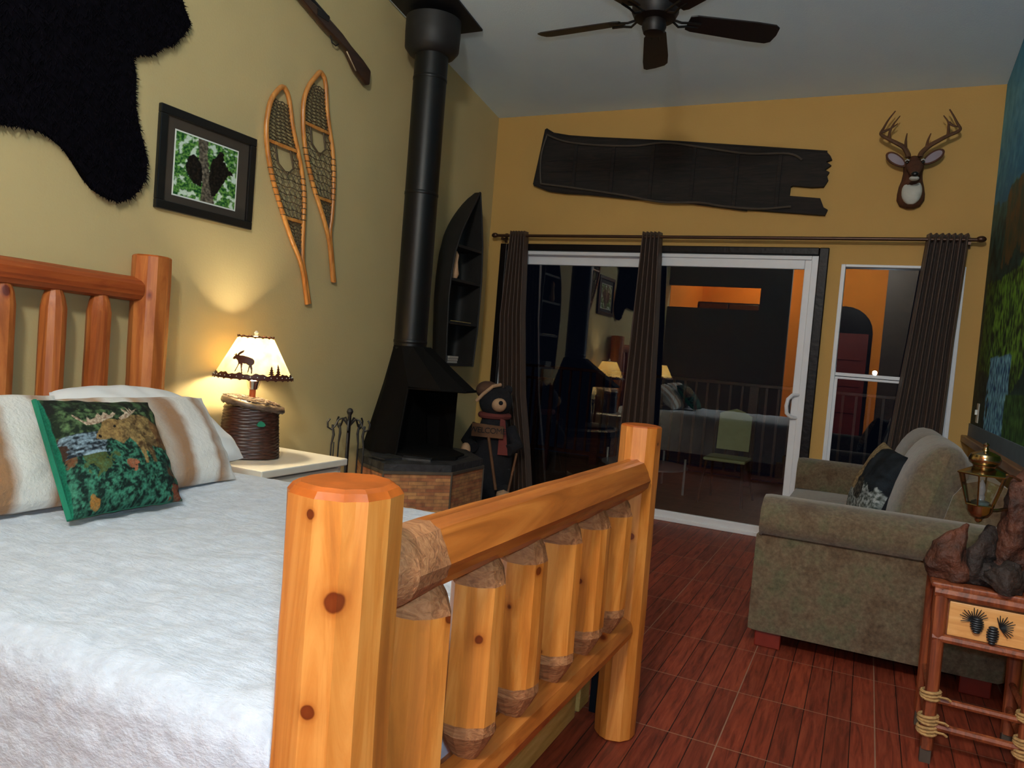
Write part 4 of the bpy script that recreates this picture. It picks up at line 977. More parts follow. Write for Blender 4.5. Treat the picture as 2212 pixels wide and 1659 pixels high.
m = MB()
for (x, y, w_, h, r) in ((-2.52, 4.02, 0.13, 0.012, 0.4), (-2.42, 4.28, 0.11, 0.010, 0.1), (-2.66, 3.88, 0.12, 0.010, -0.3)):
    m.prism([(x+w_*cos(r+k*pi/2+pi/4), y+w_*sin(r+k*pi/2+pi/4), 0.488) for k in range(4)], (0, 0, 1), h)
m.build('slate_tiles', M_slate, hearth)

stove = thing('fireplace_stove', (-2.78, 4.25, 0.488), 'tall black metal hooded stove with a round flue pipe to the ceiling', 'stove')
def ring(pts, z): return [(x, y, z) for x, y in pts]
Rb = [(-3.03, 4.12), (-2.90, 4.02), (-2.66, 3.97), (-2.42, 4.02), (-2.32, 4.15), (-2.36, 4.34), (-2.54, 4.48), (-2.70, 4.56), (-2.92, 4.56), (-3.03, 4.50)]
Rm = [(-2.945, 4.19), (-2.88, 4.12), (-2.66, 4.06), (-2.42, 4.07), (-2.30, 4.17), (-2.31, 4.32), (-2.50, 4.42), (-2.66, 4.46), (-2.88, 4.46), (-2.95, 4.38)]
Rt = [(-2.78+0.125*cos(a), 4.25+0.125*sin(a)) for a in (radians(x) for x in (195, 235, 270, 305, 335, 25, 55, 90, 125, 165))]
m = MB(); rg = [ring(Rb, 0.489), ring(Rm, 0.93), ring([(a[0]*0.55+b[0]*0.45, a[1]*0.55+b[1]*0.45) for a, b in zip(Rm, Rt)], 1.045), ring(Rt, 1.19)]
n = len(Rb)
for r in rg: m.v += [Vector(p) for p in r]
for k in range(3):
    for j in range(n):
        if k == 0 and j in (2, 3, 4, 5): continue     # fire opening
        q = k*n+j; q2 = k*n+(j+1) % n; m.face((q, q2, q2+n, q+n))
o = m.build('hood', M_hood, stove); sol = o.modifiers.new('solid', 'SOLIDIFY'); sol.thickness = 0.006; sol.offset = 0
m = MB(); m.v = [Vector((x, y, z)) for x, y, z in ((-2.76, 4.02, 0.49), (-2.76, 4.50, 0.49), (-2.76, 4.42, 0.93), (-2.76, 4.12, 0.93))]; m.face((0, 1, 2, 3))
m.loops([ring([(a*0.96-0.1, b*0.96+0.17) for a, b in Rb], 0.49), ring([(a*0.96-0.1, b*0.96+0.17) for a, b in Rb], 0.51)])
m.v = [Vector((max(p.x, XL+0.01), p.y, p.z)) for p in m.v]
m.build('firebox', M_hood, stove)
m = MB(); ar = []
for k in range(13):
    t = k/12; ar.append((Rb[2][0]+(Rb[5][0]-Rb[2][0])*t, 0, 0))
m.tube([(-2.66, 3.97, 0.50), (-2.66, 4.055, 0.92), (-2.42, 4.065, 0.93), (-2.30, 4.165, 0.93), (-2.31, 4.32, 0.93), (-2.50, 4.42, 0.925)], 0.009, 6); m.build('opening_rim', M_hood, stove)
m = MB().lathe((-2.79, 4.24, 0), [(0.110, 1.15), (0.110, 3.25)], 36); m.build('flue_pipe', M_black, stove, True)
for z in (1.17, 1.22, 2.20, 2.95):
    MB().lathe((-2.79, 4.24, z), [(0.110, -0.012), (0.113, -0.008), (0.113, 0.008), (0.110, 0.012)], 36).build('pipe_seam', M_black, stove, True)
m = MB().lathe((-2.80, 4.25, 0), [(0.12, 3.10), (0.15, 3.115), (0.178, 3.15), (0.182, 3.25), (0.182, 3.34)], 32); m.build('ceiling_collar', M_blackm, stove, True)
m = MB(); px0, px1, py0_, py1_ = -3.02, -2.57, 4.03, 4.50
for z_ in (-0.012, 0.0): m.v += [Vector((x, y, ceil_z(y)-0.002+z_)) for x, y in ((px0, py0_), (px1, py0_), (px1, py1_), (px0, py1_))]
for q in ((3,2,1,0),(4,5,6,7),(0,1,5,4),(1,2,6,5),(2,3,7,6),(3,0,4,7)): m.face(q)
m.build('ceiling_plate', M_blackm, stove)

# fireplace tools
tx, ty = -2.745, 3.585
ts = thing('fireplace_tool_set', (tx, ty, 0), 'black iron fireplace tool stand between nightstand and stove', 'fireplace tools')
MB().lathe((tx, ty, 0), [(0.11, 0), (0.11, 0.012), (0.03, 0.03), (0.011, 0.05), (0.011, 0.76), (0.014, 0.765), (0.02, 0.78), (0.014, 0.795), (0.006, 0.80)], 16).build('stand', M_blackm, ts, True)
m = MB()
for k in range(5):
    a = 2*pi*k/5+0.3; c, s = cos(a), sin(a); m.tube([(tx+r*c, ty+r*s, z) for r, z in ((0.008, 0.70), (0.04, 0.74), (0.065, 0.73), (0.085, 0.69), (0.105, 0.672), (0.125, 0.685), (0.128, 0.715), (0.115, 0.735))], 0.006, 6)
m.build('hooks', M_blackm, ts, True)
for k, nm in enumerate(('poker', 'shovel', 'brush', 'tongs', 'poker')):
    a = 2*pi*k/5+0.3; c, s = cos(a), sin(a); x, y = tx+0.098*c, ty+0.098*s
    m = MB().tube([(x, y, 0.70), (x-0.01*c, y-0.01*s, 0.64), (x, y, 0.58), (x, y, 0.20)], [0.006, 0.008, 0.005, 0.0045], 6)
    if nm == 'shovel': m.box(x-0.03, x+0.03, y-0.004, y+0.004, 0.08, 0.2)
    elif nm == 'brush': m.lathe((x, y, 0.09), [(0.028, 0), (0.022, 0.1), (0.01, 0.12)], 10)
    elif nm == 'tongs': m.tube([(x+0.018, y, 0.6), (x+0.018, y, 0.1), (x, y, 0.08)], 0.004, 5).tube([(x, y, 0.22), (x-0.01, y, 0.08)], 0.004, 5)
    else: m.tube([(x, y, 0.2), (x, y, 0.08), (x+0.02, y, 0.12)], 0.0045, 5)
    m.build(nm, M_blackm, ts, True)

# ================================================================== WELCOME BEAR
bx, by = -2.66, 5.33
wb = thing('welcome_bear', (bx, by, 0), 'black bear figure holding a welcome sign in the corner by the curtain', 'bear figure')
fw_ = Vector((0.42, -0.9, 0)).normalized(); rt_ = Vector((0.9, 0.42, 0))
def bp(r, f, z): return Vector((bx, by, 0))+rt_*r+fw_*f+Vector((0, 0, z))
m = MB()
m.lathe((bx, by, 0), [(0.08, 0.0), (0.15, 0.06), (0.17, 0.2), (0.165, 0.36), (0.14, 0.52), (0.10, 0.66), (0.08, 0.72)], 20)
m.tube([bp(-0.13, 0.02, 0.60), bp(-0.20, 0.08, 0.48), bp(-0.14, 0.16, 0.44)], [0.05, 0.05, 0.045], 10)
m.tube([bp(0.13, 0.02, 0.60), bp(0.20, 0.08, 0.47), bp(0.13, 0.16, 0.44)], [0.05, 0.05, 0.045], 10)
m.tube([bp(-0.09, 0.02, 0.12), bp(-0.12, 0.16, 0.09), bp(-0.12, 0.22, 0.10)], [0.07, 0.06, 0.05], 10)
m.tube([bp(0.09, 0.02, 0.12), bp(0.12, 0.16, 0.09), bp(0.12, 0.22, 0.10)], [0.07, 0.06, 0.05], 10)
M_plush = plain('black plush', (0.010, 0.009, 0.012), 0.95, var=0.3, bmp=0.6, bscale=120)
m.build('body', M_plush, wb, True)
hd = MB().sphere(tuple(bp(0.0, 0.02, 0.80)), (0.135, 0.125, 0.125), 18).sphere(tuple(bp(0.09, 0.0, 0.90)), (0.04, 0.03, 0.04), 10).build('head', M_plush, wb, True)
MB().sphere(tuple(bp(0.03, 0.125, 0.785)), (0.062, 0.055, 0.056), 14).build('muzzle', M_beige, hd, True)
MB().sphere(tuple(bp(0.045, 0.18, 0.805)), 0.017, 10).build('nose', M_plush, hd, True)
hat = MB().sphere(tuple(bp(-0.075, -0.005, 0.885)), (0.09, 0.10, 0.075), 14).build('hat', M_brncl, wb, True)
MB().tube([bp(-0.15, 0.06, 0.80), bp(-0.10, 0.10, 0.86), bp(-0.03, 0.10, 0.925), bp(0.03, 0.05, 0.94)], 0.014, 8).build('hat_band', M_beige, hat, True)
m = MB().tube([bp(0.11*cos(a), 0.10*sin(a), 0.69) for a in (2*pi*k/14 for k in range(14))], 0.026, 8, closed=True)
m.prism([bp(0.05, 0.13, 0.68), bp(0.09, 0.13, 0.67), bp(0.13, 0.15, 0.40), bp(0.05, 0.15, 0.40)], fw_, 0.012); m.build('scarf', M_redcl, wb, True)
C0 = bp(-0.04, 0.185, 0.585)
sb = MB().prism([C0-rt_*0.125+Vector((0, 0, a)) for a in (-0.05, 0.055)]+[C0+rt_*0.125+Vector((0, 0, a)) for a in (0.04, -0.055)], fw_, 0.014).build('sign_board', M_sign, wb, bevel=0.003)
cu = bpy.data.curves.new('lettering', 'FONT'); cu.body = 'WELCOME'; cu.size = 0.062; cu.align_x = 'CENTER'; cu.align_y = 'CENTER'; cu.extrude = 0.002; cu.space_character = 0.92
tmp = bpy.data.objects.new('tmp', cu); COL.objects.link(tmp); dg = bpy.context.evaluated_depsgraph_get(); me = bpy.data.meshes.new_from_object(tmp.evaluated_get(dg)); bpy.data.objects.remove(tmp)
c1 = C0+fw_*0.016; Mx = Matrix((rt_, Vector((0, 0, 1)), fw_)).transposed().to_4x4(); Mx.translation = c1-Vector((bx, by, 0)); me.transform(Mx)
me.materials.clear(); me.materials.append(plain('dark sign paint', srgb(24, 14, 8), 0.7)); lt = bpy.data.objects.new('lettering', me); COL.objects.link(lt); lt.parent = sb
MB().tube([bp(-0.03, 0.19, 0.54), bp(0.06, 0.25, 0.14)], 0.012, 8).build('stick', M_sign, wb, True)
MB().tube([bp(0.20, 0.14, 0.42), bp(0.14, 0.26, 0.02)], 0.010, 8).build('stick', M_sign, wb, True)
MB().lathe(tuple(bp(0.12, 0.265, 0.10)), [(0.001, -0.05), (0.05, -0.03), (0.055, 0.0), (0.05, 0.03), (0.001, 0.05)], 14).build('paw_pad', M_beige, wb, True)
MB().sphere(tuple(bp(-0.20, 0.19, 0.42)), (0.04, 0.04, 0.06), 12).build('paw_pad', M_beige, wb, True)

# ================================================================== CURTAINS
rod = thing('curtain_rod', (-1.2, D-0.09, 2.17), 'bronze curtain rod with end finials across the far wall', 'curtain rod')
RY, RZ = D-0.09, 2.172
MB().tube([(-2.93, RY, RZ-0.002), (0.545, RY, RZ-0.004)], 0.0125, 12).build('pole', M_rod, rod, True)
for x, s in ((-2.93, -1), (0.545, 1)): MB().sphere((x+s*0.018, RY, RZ), (0.03, 0.021, 0.021), 12).build('finial', M_rod, rod, True)
for x in (-2.88, -1.60, 0.50): MB().box(x-0.008, x+0.008, RY, D-0.002, RZ-0.035, RZ-0.015).box(x-0.012, x+0.012, D-0.008, D, RZ-0.05, RZ+0.03).build('bracket', M_rod, rod)
def curtain(L, label, folds, seed, amp=0.032):
    """L: list of (z, x_left, x_right) from top to bottom"""
    rnd = random.Random(seed); m = MB(); NU, NV = folds*12, 40; z_top, z_bot = L[0][0], L[-1][0]
    ph = [rnd.uniform(-0.4, 0.4) for _ in range(folds+1)]
    def at(z):
        for i in range(len(L)-1):
            if L[i][0] >= z >= L[i+1][0]:
                t = (L[i][0]-z)/(L[i][0]-L[i+1][0]); return L[i][1]+(L[i+1][1]-L[i][1])*t, L[i][2]+(L[i+1][2]-L[i][2])*t
        return L[-1][1], L[-1][2]
    def fn(sgn):
        def g(u, v):
            z = z_top+(z_bot-z_top)*v; a, b = at(z); th = u*folds*2*pi
            am = amp*(1+0.5*v*noise.noise(Vector((u*3, v*2, seed))))
            y = RY+am*cos(th+0.5*v*noise.noise(Vector((u*4, v*2, seed+3)))); x = a+(b-a)*(u+0.05*sin(2*th)/folds*0+0.012*noise.noise(Vector((u*6, v*2.5, seed))))
            return (x, y+0.0015*sgn, z)
        return g
    m.grid(fn(-1), NU, NV, uv=False); 
    o = m.build('curtain', M_curt, None, True, angle=180, fixn=False); sol = o.modifiers.new('solid', 'SOLIDIFY'); sol.thickness = 0.003; sol.offset = 0
    tag(o, label, 'curtain', 'dark brown curtain panels'); return o
curtain([(2.205, -2.80, -2.655), (1.5, -2.84, -2.62), (0.85, -2.80, -2.555), (0.35, -2.66, -2.47), (0.03, -2.66, -2.42)], 'dark brown curtain panel behind the welcome bear', 6, 1, 0.035)
curtain([(2.205, -1.675, -1.525), (1.5, -1.70, -1.49), (0.85, -1.72, -1.465), (0.03, -1.75, -1.44)], 'dark brown curtain panel hanging at the middle of the glass door', 5, 2, 0.035)
curtain([(2.205, 0.255, 0.50), (1.5, 0.205, 0.475), (0.80, 0.15, 0.465), (0.10, 0.12, 0.45)], 'dark brown curtain panel bunched at the window above the sofa', 7, 3, 0.035)

# ================================================================== FAR WALL DECOR
CAN=[(-2.581,3.052),(-2.513,3.012),(-2.37,2.983),(-2.152,2.959),(-1.829,2.93),(-1.468,2.896),(-1.125,2.858),(-0.831,2.826),(-0.642,2.805),(-0.413,2.78),(-0.388,2.752),(-0.376,2.728),(-0.414,2.713),(-0.378,2.688),(-0.417,2.658),(-0.386,2.641),(-0.398,2.618),(-0.388,2.586),(-0.413,2.539),(-0.495,2.537),(-0.618,2.551),(-0.633,2.543),(-0.635,2.479),(-0.428,2.459),(-0.4,2.395),(-0.373,2.379),(-0.387,2.34),(-0.6,2.357),(-0.918,2.383),(-1.322,2.438),(-1.788,2.478),(-2.17,2.52),(-2.369,2.533),(-2.512,2.554),(-2.65,2.603)]
CT=[(-2.564,3.002),(-2.394,2.939),(-2.136,2.9),(-1.816,2.88),(-1.566,2.892),(-1.285,2.845),(-0.951,2.786),(-0.667,2.775),(-0.571,2.727)]
CB=[(-2.585,2.604),(-2.261,2.56),(-1.874,2.5),(-1.56,2.443),(-1.265,2.434),(-1.078,2.404),(-0.834,2.385),(-0.617,2.399)]
cw = thing('canoe_section', (-1.5, D, 2.34), 'weathered black half canoe with a broken end, mounted above the glass door', 'wall decoration')
MB().prism([(x, D-0.003, z) for x, z in CAN], (0, -1, 0), 0.035).build('hull_planks', M_bark, cw)
for Ln in (smoothline(CT), smoothline(CB)): MB().tube([(x, D-0.05, z) for x, z in Ln], 0.008, 6).build('gunwale', M_gunwale, cw, True)
MB().tube([(x, D-0.045, z) for x, z in smoothline([(-2.564, 3.002), (-2.60, 2.86), (-2.60, 2.72), (-2.585, 2.604)])], 0.008, 6).build('gunwale', M_gunwale, cw, True)
m = MB()
for i in range(len(CAN)):   # outer lip standing proud around the closed sides
    a, b = CAN[i], CAN[(i+1) % len(CAN)]
    if 9 <= i <= 27: continue
    m.tube([(a[0], D-0.03, a[1]), (b[0], D-0.03, b[1])], 0.012, 6)
m.build('rim', M_bark, cw, True)
def zc_at(L, x):
    for i in range(len(L)-1):
        if L[i][0] <= x <= L[i+1][0]: return L[i][1]+(L[i+1][1]-L[i][1])*(x-L[i][0])/(L[i+1][0]-L[i][0])
    return L[-1][1]
for x in (-2.3, -1.98, -1.66, -1.34, -1.02, -0.72):
    MB().box(x-0.014, x+0.014, D-0.048, D-0.036, zc_at(CB, x), zc_at(CT, x)).build('rib', M_bark, cw, bevel=0.003)
for zz in (2.70, 2.62, 2.79):
    MB().box(-2.55, -0.70, D-0.041, D-0.037, zz-0.001, zz+0.0015).build('plank_seam', M_canoein, cw)

# deer head
dh = thing('deer_head', (0.135, D, 2.39), 'mounted deer head with branching antlers on the amber wall', 'deer head')
M_deer = plain('brown deer hide', srgb(86, 50, 30), 0.85, var=0.25, scale=25, bmp=0.3, bscale=150)
M_white_f = plain('white throat fur', srgb(196, 196, 186), 0.9, var=0.1, scale=20, bmp=0.3, bscale=150)
def ell(cx, cz, cy, rx, rz, n=20): return [(cx+rx*cos(2*pi*k/n), cy+0.0*k, cz+rz*sin(2*pi*k/n)) for k in range(n)]
# neck: horizontal sections (z up), half-round against the wall
def nsec(z, cx, w_, d, n=20): return [(cx+w_*cos(2*pi*k/n), min(D-0.001, D-0.02-d*max(-0.15, sin(2*pi*k/n))), z) for k in range(n)]
m = MB(); m.loops([nsec(2.384, 0.138, 0.025, 0.04), nsec(2.40, 0.136, 0.062, 0.07), nsec(2.44, 0.136, 0.084, 0.085), nsec(2.48, 0.136, 0.084, 0.09), nsec(2.53, 0.134, 0.076, 0.10), nsec(2.57, 0.134, 0.064, 0.10), nsec(2.62, 0.134, 0.058, 0.11), nsec(2.66, 0.135, 0.062, 0.12), nsec(2.70, 0.134, 0.052, 0.10), nsec(2.72, 0.133, 0.034, 0.07)])
nk = m.build('neck', M_deer, dh, True, angle=180)
MB().sphere((0.138, D-0.088, 2.482), (0.062, 0.034, 0.085), 16).build('white_throat', M_white_f, nk, True)
m = MB(); prf = [(0.0, 0.052, 0.045), (0.05, 0.050, 0.043), (0.10, 0.040, 0.034), (0.15, 0.032, 0.028), (0.18, 0.028, 0.024), (0.195, 0.018, 0.016)]; rings = []
for s, rx, rz in prf: rings.append([(0.138+0.02*s+rx*cos(2*pi*k/16), D-0.10-s*0.72, 2.66-s*0.50+rz*sin(2*pi*k/16)) for k in range(16)])
m.loops(rings); hd = m.build('head', M_deer, dh, True, angle=180)
MB().sphere((0.142, D-0.252, 2.560), (0.022, 0.014, 0.016), 12).build('nose', M_frameb, hd, True)
MB().sphere((0.141, D-0.215, 2.540), (0.03, 0.03, 0.016), 12).build('muzzle_patch', M_white_f, hd, True)
for s in (-1, 1):
    e = MB().sphere((0.138+s*0.046, D-0.13, 2.665), 0.011, 10).build('eye', M_frameb, hd, True)
    MB().tube([(0.138+s*0.034, D-0.145, 2.675), (0.138+s*0.048, D-0.139, 2.683), (0.138+s*0.058, D-0.125, 2.678)], 0.004, 6).build('brow', M_white_f, hd, True)
def ear(tip, base, w_, mats):
    tip, base = Vector(tip), Vector(base); ax = tip-base; up = ax.cross(Vector((0, 1, 0))).normalized(); out = MB(); inn = MB(); P = []; Q = []
    for k in range(20):
        a = 2*pi*k/20; l_ = 0.5+0.5*cos(a); ww = w_*sin(a)*(0.75+0.25*l_); P.append(base+ax*l_+up*ww); Q.append(base+ax*(0.5+0.40*cos(a))+up*ww*0.70+Vector((0, -0.0135, 0)))
    e = out.prism(P, (0, -1, 0), 0.014).build('ear', mats[0], dh, bevel=0.003); inn.prism(Q, (0, -1, 0), 0.002).build('ear_lining', mats[1], e)
M_earin = plain('pale ear lining', srgb(150, 140, 150), 0.9, var=0.1)
ear((-0.037, D-0.08, 2.742), (0.088, D-0.08, 2.652), 0.040, (M_deer, M_earin)); ear((0.302, D-0.08, 2.750), (0.182, D-0.08, 2.664), 0.040, (M_deer, M_earin))
M_ant = plain('brown antler', srgb(92, 58, 30), 0.5, var=0.3, bmp=0.4, bscale=90)
YA = D-0.13
def ant(beam, tines, nm):
    b3 = [(x, YA+0.0*i, z) for i, (x, z) in enumerate(smoothline(beam))]; n_ = len(b3)
    m = MB().tube(b3, [0.017-0.013*(i/(n_-1))**1.3 for i in range(n_)], 8)
    for t in tines:
        q = [(x, YA, z) for x, z in smoothline(t)]; m.tube(q, [0.011-0.008*i/(len(q)-1) for i in range(len(q))], 8)
    m.build(nm, M_ant, dh, True)
ant([(0.095,2.70),(0.091,2.721),(0.063,2.766),(0.021,2.794),(-0.021,2.818),(-0.068,2.847),(-0.084,2.866),(-0.069,2.9),(-0.046,2.952),(-0.009,3.009)], [[(-0.027,2.822),(-0.03,2.872),(-0.011,2.924),(0.022,2.975)],[(0.075,2.755),(0.071,2.81),(0.074,2.858)],[(-0.08,2.873),(-0.028,2.894),(0.013,2.925)]], 'antler')
ant([(0.165,2.70),(0.172,2.727),(0.211,2.769),(0.254,2.797),(0.308,2.829),(0.359,2.852),(0.377,2.872),(0.357,2.908),(0.334,2.952),(0.305,3.0)], [[(0.312,2.825),(0.311,2.876),(0.304,2.919),(0.275,2.962)],[(0.195,2.75),(0.2,2.804),(0.213,2.851)],[(0.308,2.915),(0.336,2.894),(0.368,2.884)]], 'antler')

# light switch on the mural wall
sw = thing('light_switch', (XR-0.008, 5.40, 1.06), 'small ivory light switch plate on the mural wall', 'light switch')
MB().box(XR-0.010, XR-0.004, 5.36, 5.44, 1.005, 1.125).build('plate', M_plate, sw, bevel=0.002)
MB().box(XR-0.022, XR-0.010, 5.39, 5.41, 1.055, 1.085).build('toggle', M_cream, sw)

# ================================================================== CEILING FAN
fx, fy, fz = -1.114, 3.64, 2.90
fan = thing('ceiling_fan', (fx, fy, fz), 'dark five blade ceiling fan hanging from the sloped ceiling', 'ceiling fan')
MB().lathe((fx, fy, 0), [(0.02, fz-0.075), (0.05, fz-0.07), (0.06, fz-0.04), (0.055, fz-0.01), (0.10, fz), (0.115, fz+0.03), (0.115, fz+0.09), (0.08, fz+0.12), (0.02, fz+0.14)], 28).build('motor', M_fanm, fan, True)
MB().tube([(fx, fy, fz+0.13), (fx, fy, ceil_z(fy)-0.04)], 0.013, 10).build('downrod', M_fanm, fan, True)
MB().lathe((fx, fy, 0), [(0.03, ceil_z(fy)-0.08), (0.06, ceil_z(fy)-0.04), (0.07, ceil_z(fy)+0.015)], 20).build('canopy', M_fanm, fan, True)
a0 = math.atan2(0.968, -0.248)
for k in range(5):
    a = a0+2*pi*k/5; c, s = cos(a), sin(a); n_ = Vector((-s, c, 0)); rd = Vector((c, s, 0)); P = []
    tilt = -0.26
    out = [(0.17, -0.045), (0.20, -0.056), (0.50, -0.068), (0.60, -0.066), (0.625, -0.05), (0.632, 0), (0.625, 0.05), (0.60, 0.066), (0.50, 0.068), (0.20, 0.056), (0.17, 0.045)]
    for r, w_ in out: P.append(Vector((fx, fy, fz))+rd*r+n_*w_+Vector((0, 0, w_*tilt)))
    bl = MB().prism(P, (0, 0, 1), 0.007).build('blade', M_fan, fan, bevel=0.002)
    m = MB()
    for w_ in (-0.02, 0.02): m.tube([Vector((fx, fy, fz))+rd*r+n_*ww+Vector((0, 0, z)) for r, ww, z in ((0.09, w_*0.3, 0.005), (0.13, w_*1.2, -0.012), (0.17, w_, -0.006), (0.23, w_*1.0, -0.004))], 0.006, 6)
    m.build('blade_iron', M_fanm, bl, True)

# ================================================================== SOFA
sofa = thing('sofa', (0.12, 4.42, 0), 'taupe fabric sofa with rolled arms along the mural wall', 'sofa')
def rbox(x0, x1, y0, y1, z0, z1, puff=0.0, name='x', mat=M_sofa, bev=0.04, n=10):
    m = MB(); cx, cy, cz = (x0+x1)/2, (y0+y1)/2, (z0+z1)/2
    def P(u, v, w_):
        x, y, z = x0+(x1-x0)*u, y0+(y1-y0)*v, z0+(z1-z0)*w_
        a, b, c = 1-(2*u-1)**2, 1-(2*v-1)**2, 1-(2*w_-1)**2
        x += puff*(2*u-1)*(b*c); y += puff*0.6*(2*v-1)*(a*c); z += puff*(2*w_-1)*(a*b)
        return (x, y, z)
    idx = {}; 
    def vid(i, j, k):
        if (i, j, k) not in idx: idx[(i, j, k)] = len(m.v); m.v.append(Vector(P(i/n, j/n, k/n)))
        return idx[(i, j, k)]
    for i in range(n):
        for j in range(n):
            for k in (0, n):
                m.face((vid(i, j, k), vid(i+1, j, k), vid(i+1, j+1, k), vid(i, j+1, k))); m.face((vid(i, k, j), vid(i+1, k, j), vid(i+1, k, j+1), vid(i, k, j+1))); m.face((vid(k, i, j), vid(k, i+1, j), vid(k, i+1, j+1), vid(k, i, j+1)))
    o = m.build(name, mat, sofa, True, angle=180)
    return o
def arm(y_in, y_out, name='arm'):
    s = 1 if y_out > y_in else -1
    m = MB(); rings = []
    # section (y,z) of a rolled arm
    sec = [(y_in, 0.10), (y_in, 0.52), (y_in-s*0.005, 0.575), (y_in+s*0.02, 0.635), (y_in+s*0.08, 0.668), (y_in+s*0.15, 0.662), (y_out-s*0.0+s*0.018, 0.625), (y_out+s*0.040, 0.575), (y_out+s*0.034, 0.535), (y_out+s*0.008, 0.508), (y_out-s*0.012, 0.515), (y_out-s*0.010, 0.50), (y_out-s*0.002, 0.47), (y_out, 0.12), (y_out-s*0.005, 0.075), (y_in, 0.075)]
    for x, k in ((-0.375, 0.93), (-0.385, 0.985), (-0.36, 1.0), (-0.2, 1.0), (0.1, 1.0), (0.40, 1.0), (0.56, 1.0), (0.58, 0.97)):
        cy = (y_in+y_out)/2; rings.append([(x+(0.012 if z > 0.5 and x < -0.3 else 0)-0.0, cy+(y-cy)*k, 0.37+(z-0.37)*k) for y, z in sec])
    m.loops(rings); o = m.build(name, M_sofa, sofa, True, angle=50); return o
arm(3.64, 3.44); arm(5.22, 5.42)
rbox(-0.33, 0.35, 3.63, 5.23, 0.08, 0.335, 0.0, 'seat_base')
rbox(-0.365, 0.30, 3.65, 4.43, 0.335, 0.475, 0.03, 'seat_cushion'); rbox(-0.365, 0.30, 4.435, 5.215, 0.335, 0.475, 0.03, 'seat_cushion')
m = MB(); sec = [(0.30, 0.08), (0.30, 0.50), (0.36, 0.76), (0.40, 0.82), (0.47, 0.845), (0.55, 0.82), (0.575, 0.76), (0.575, 0.08)]
m.loops([[(x, y, z) for x, z in sec] for y in (3.62, 3.66, 4.4, 5.2, 5.25)]); m.build('back_frame', M_sofa, sofa, True, angle=50)
def backcush(y0, y1, top):
    m = MB(); N = 18
    def g(u, v):
        th = 2*pi*v; yy = y0+(y1-y0)*u; e = (max(0, 1-abs(2*u-1)**4))**0.35
        lx, lz = 0.135*cos(th), 0.262*sin(th); lx = 0.135*(abs(cos(th))**0.75)*(1 if cos(th) > 0 else -1); lz = (top-0.46)/2*(abs(sin(th))**0.75)*(1 if sin(th) > 0 else -1)
        lz *= 0.86+0.14*e; lx *= e*(1-0.12*sin(th))
        ca, sa = cos(0.24), sin(0.24)
        return (0.285+lx*ca+lz*sa, yy+0.0, 0.46+(top-0.46)/2+lz*ca-lx*sa*0.6+0.02)
    m.grid(g, 22, 26, uv=False); m.build('back_cushion', M_sofa, sofa, True, angle=180, fixn=False)
backcush(3.60, 4.44, 0.955); backcush(4.42, 5.26, 0.945)
for x in (-0.30, 0.49):
    for y in (3.52, 5.34): MB().box(x-0.055, x+0.055, y-0.055, y+0.055, 0, 0.08).build('foot', M_mahog, sofa, bevel=0.005)
# wildlife cushion
def wc(u, v):
    n2 = fnz(u*7, v*7, 11); n3 = fnz(u*24, v*24, 12)
    c = lerp(srgb(12, 16, 22), srgb(34, 42, 50), max(0, min(1, .4+n2)))
    if v < .42+.1*n2: c = lerp(srgb(58, 66, 60), srgb(170, 176, 176), max(0, min(1, .45+1.3*n3)))
    if u < .38+.06*n2 and v > .3: c = lerp(srgb(110, 90, 62), srgb(176, 152, 112), max(0, min(1, .5+n3)))
    if (u-.5)**2+(v-.34)**2 < .02: c = lerp(srgb(20, 20, 20), srgb(96, 90, 80), max(0, min(1, .4+n3)))
    return c
tc = thing('wildlife_cushion', (0.05, 4.05, 0.5), 'dark square cushion with a wildlife print leaning on the sofa back', 'cushion')
pillow('cover', (0.10, 4.36, 0.90), (0.21, 3.97, 0.865), (0.075, 3.88, 0.53), (-0.045, 4.24, 0.535), 0.14, [M_paint, plain('navy cushion back', srgb(16, 20, 28), 0.9)], n=90, colf=wc, back=(1, 0, 0.3), parent=tc, seed=4)

# ================================================================== SIDE TABLE
st = thing('log_side_table', (0.41, 2.9, 0), 'narrow rustic side table of red twig logs with a pine drawer', 'side table')
TX0, TX1, TY0, TY1 = 0.272, 0.535, 2.765, 3.05
for i, (x, y) in enumerate(((TX0, TY0), (TX1, TY0), (TX0, TY1), (TX1, TY1))):
    hewn(MB(), (x+0.004, y, 0.045), (x, y, 0.572), 0.021, 0.023, 8, 60+i).build('leg', [M_rust, M_rust, M_rust], st, True, angle=30)
    MB().box(x-0.014, x+0.018, y-0.014, y+0.014, 0, 0.05).build('foot', M_gunwale, st)
for z, r in ((0.206, 0.011), (0.120, 0.013)):
    MB().tube([(TX0-0.02, TY0-0.005, z+0.004), (TX1+0.02, TY0-0.002, z)], r, 8).build('rung', M_rust, st, True)
    MB().tube([(TX0, TY0-0.02, z+0.016), (TX0+0.002, TY1+0.02, z+0.014)], r, 8).build('rung', M_rust, st, True)
    MB().tube([(TX1, TY0-0.02, z+0.016), (TX1, TY1+0.02, z+0.014)], r, 8).build('rung', M_rust, st, True)
for z in (0.10, 0.135, 0.215):
    for x in (TX0, TX1):
        m = MB()
        for q in range(3): m.tube([(x+0.027*cos(a), TY0+0.027*sin(a), z+q*0.008+0.004*sin(a+q)) for a in (2*pi*k/12 for k in range(12))], 0.0055, 6, closed=True)
        m.tube([(x+0.02, TY0-0.02, z+0.01), (x+0.045, TY0-0.03, z+0.014), (x+0.055, TY0-0.025, z+0.006)], 0.004, 5); m.build('rope_lashing', M_rope, st, True)
MB().box(TX0-0.0, TX1+0.0, TY0+0.01, TY1, 0.405, 0.55).build('case', M_rust, st)
dw = MB().box(TX0+0.026, TX1-0.026, TY0-0.006, TY0+0.014, 0.425, 0.535).build('drawer_front', M_drawer, st, bevel=0.003)
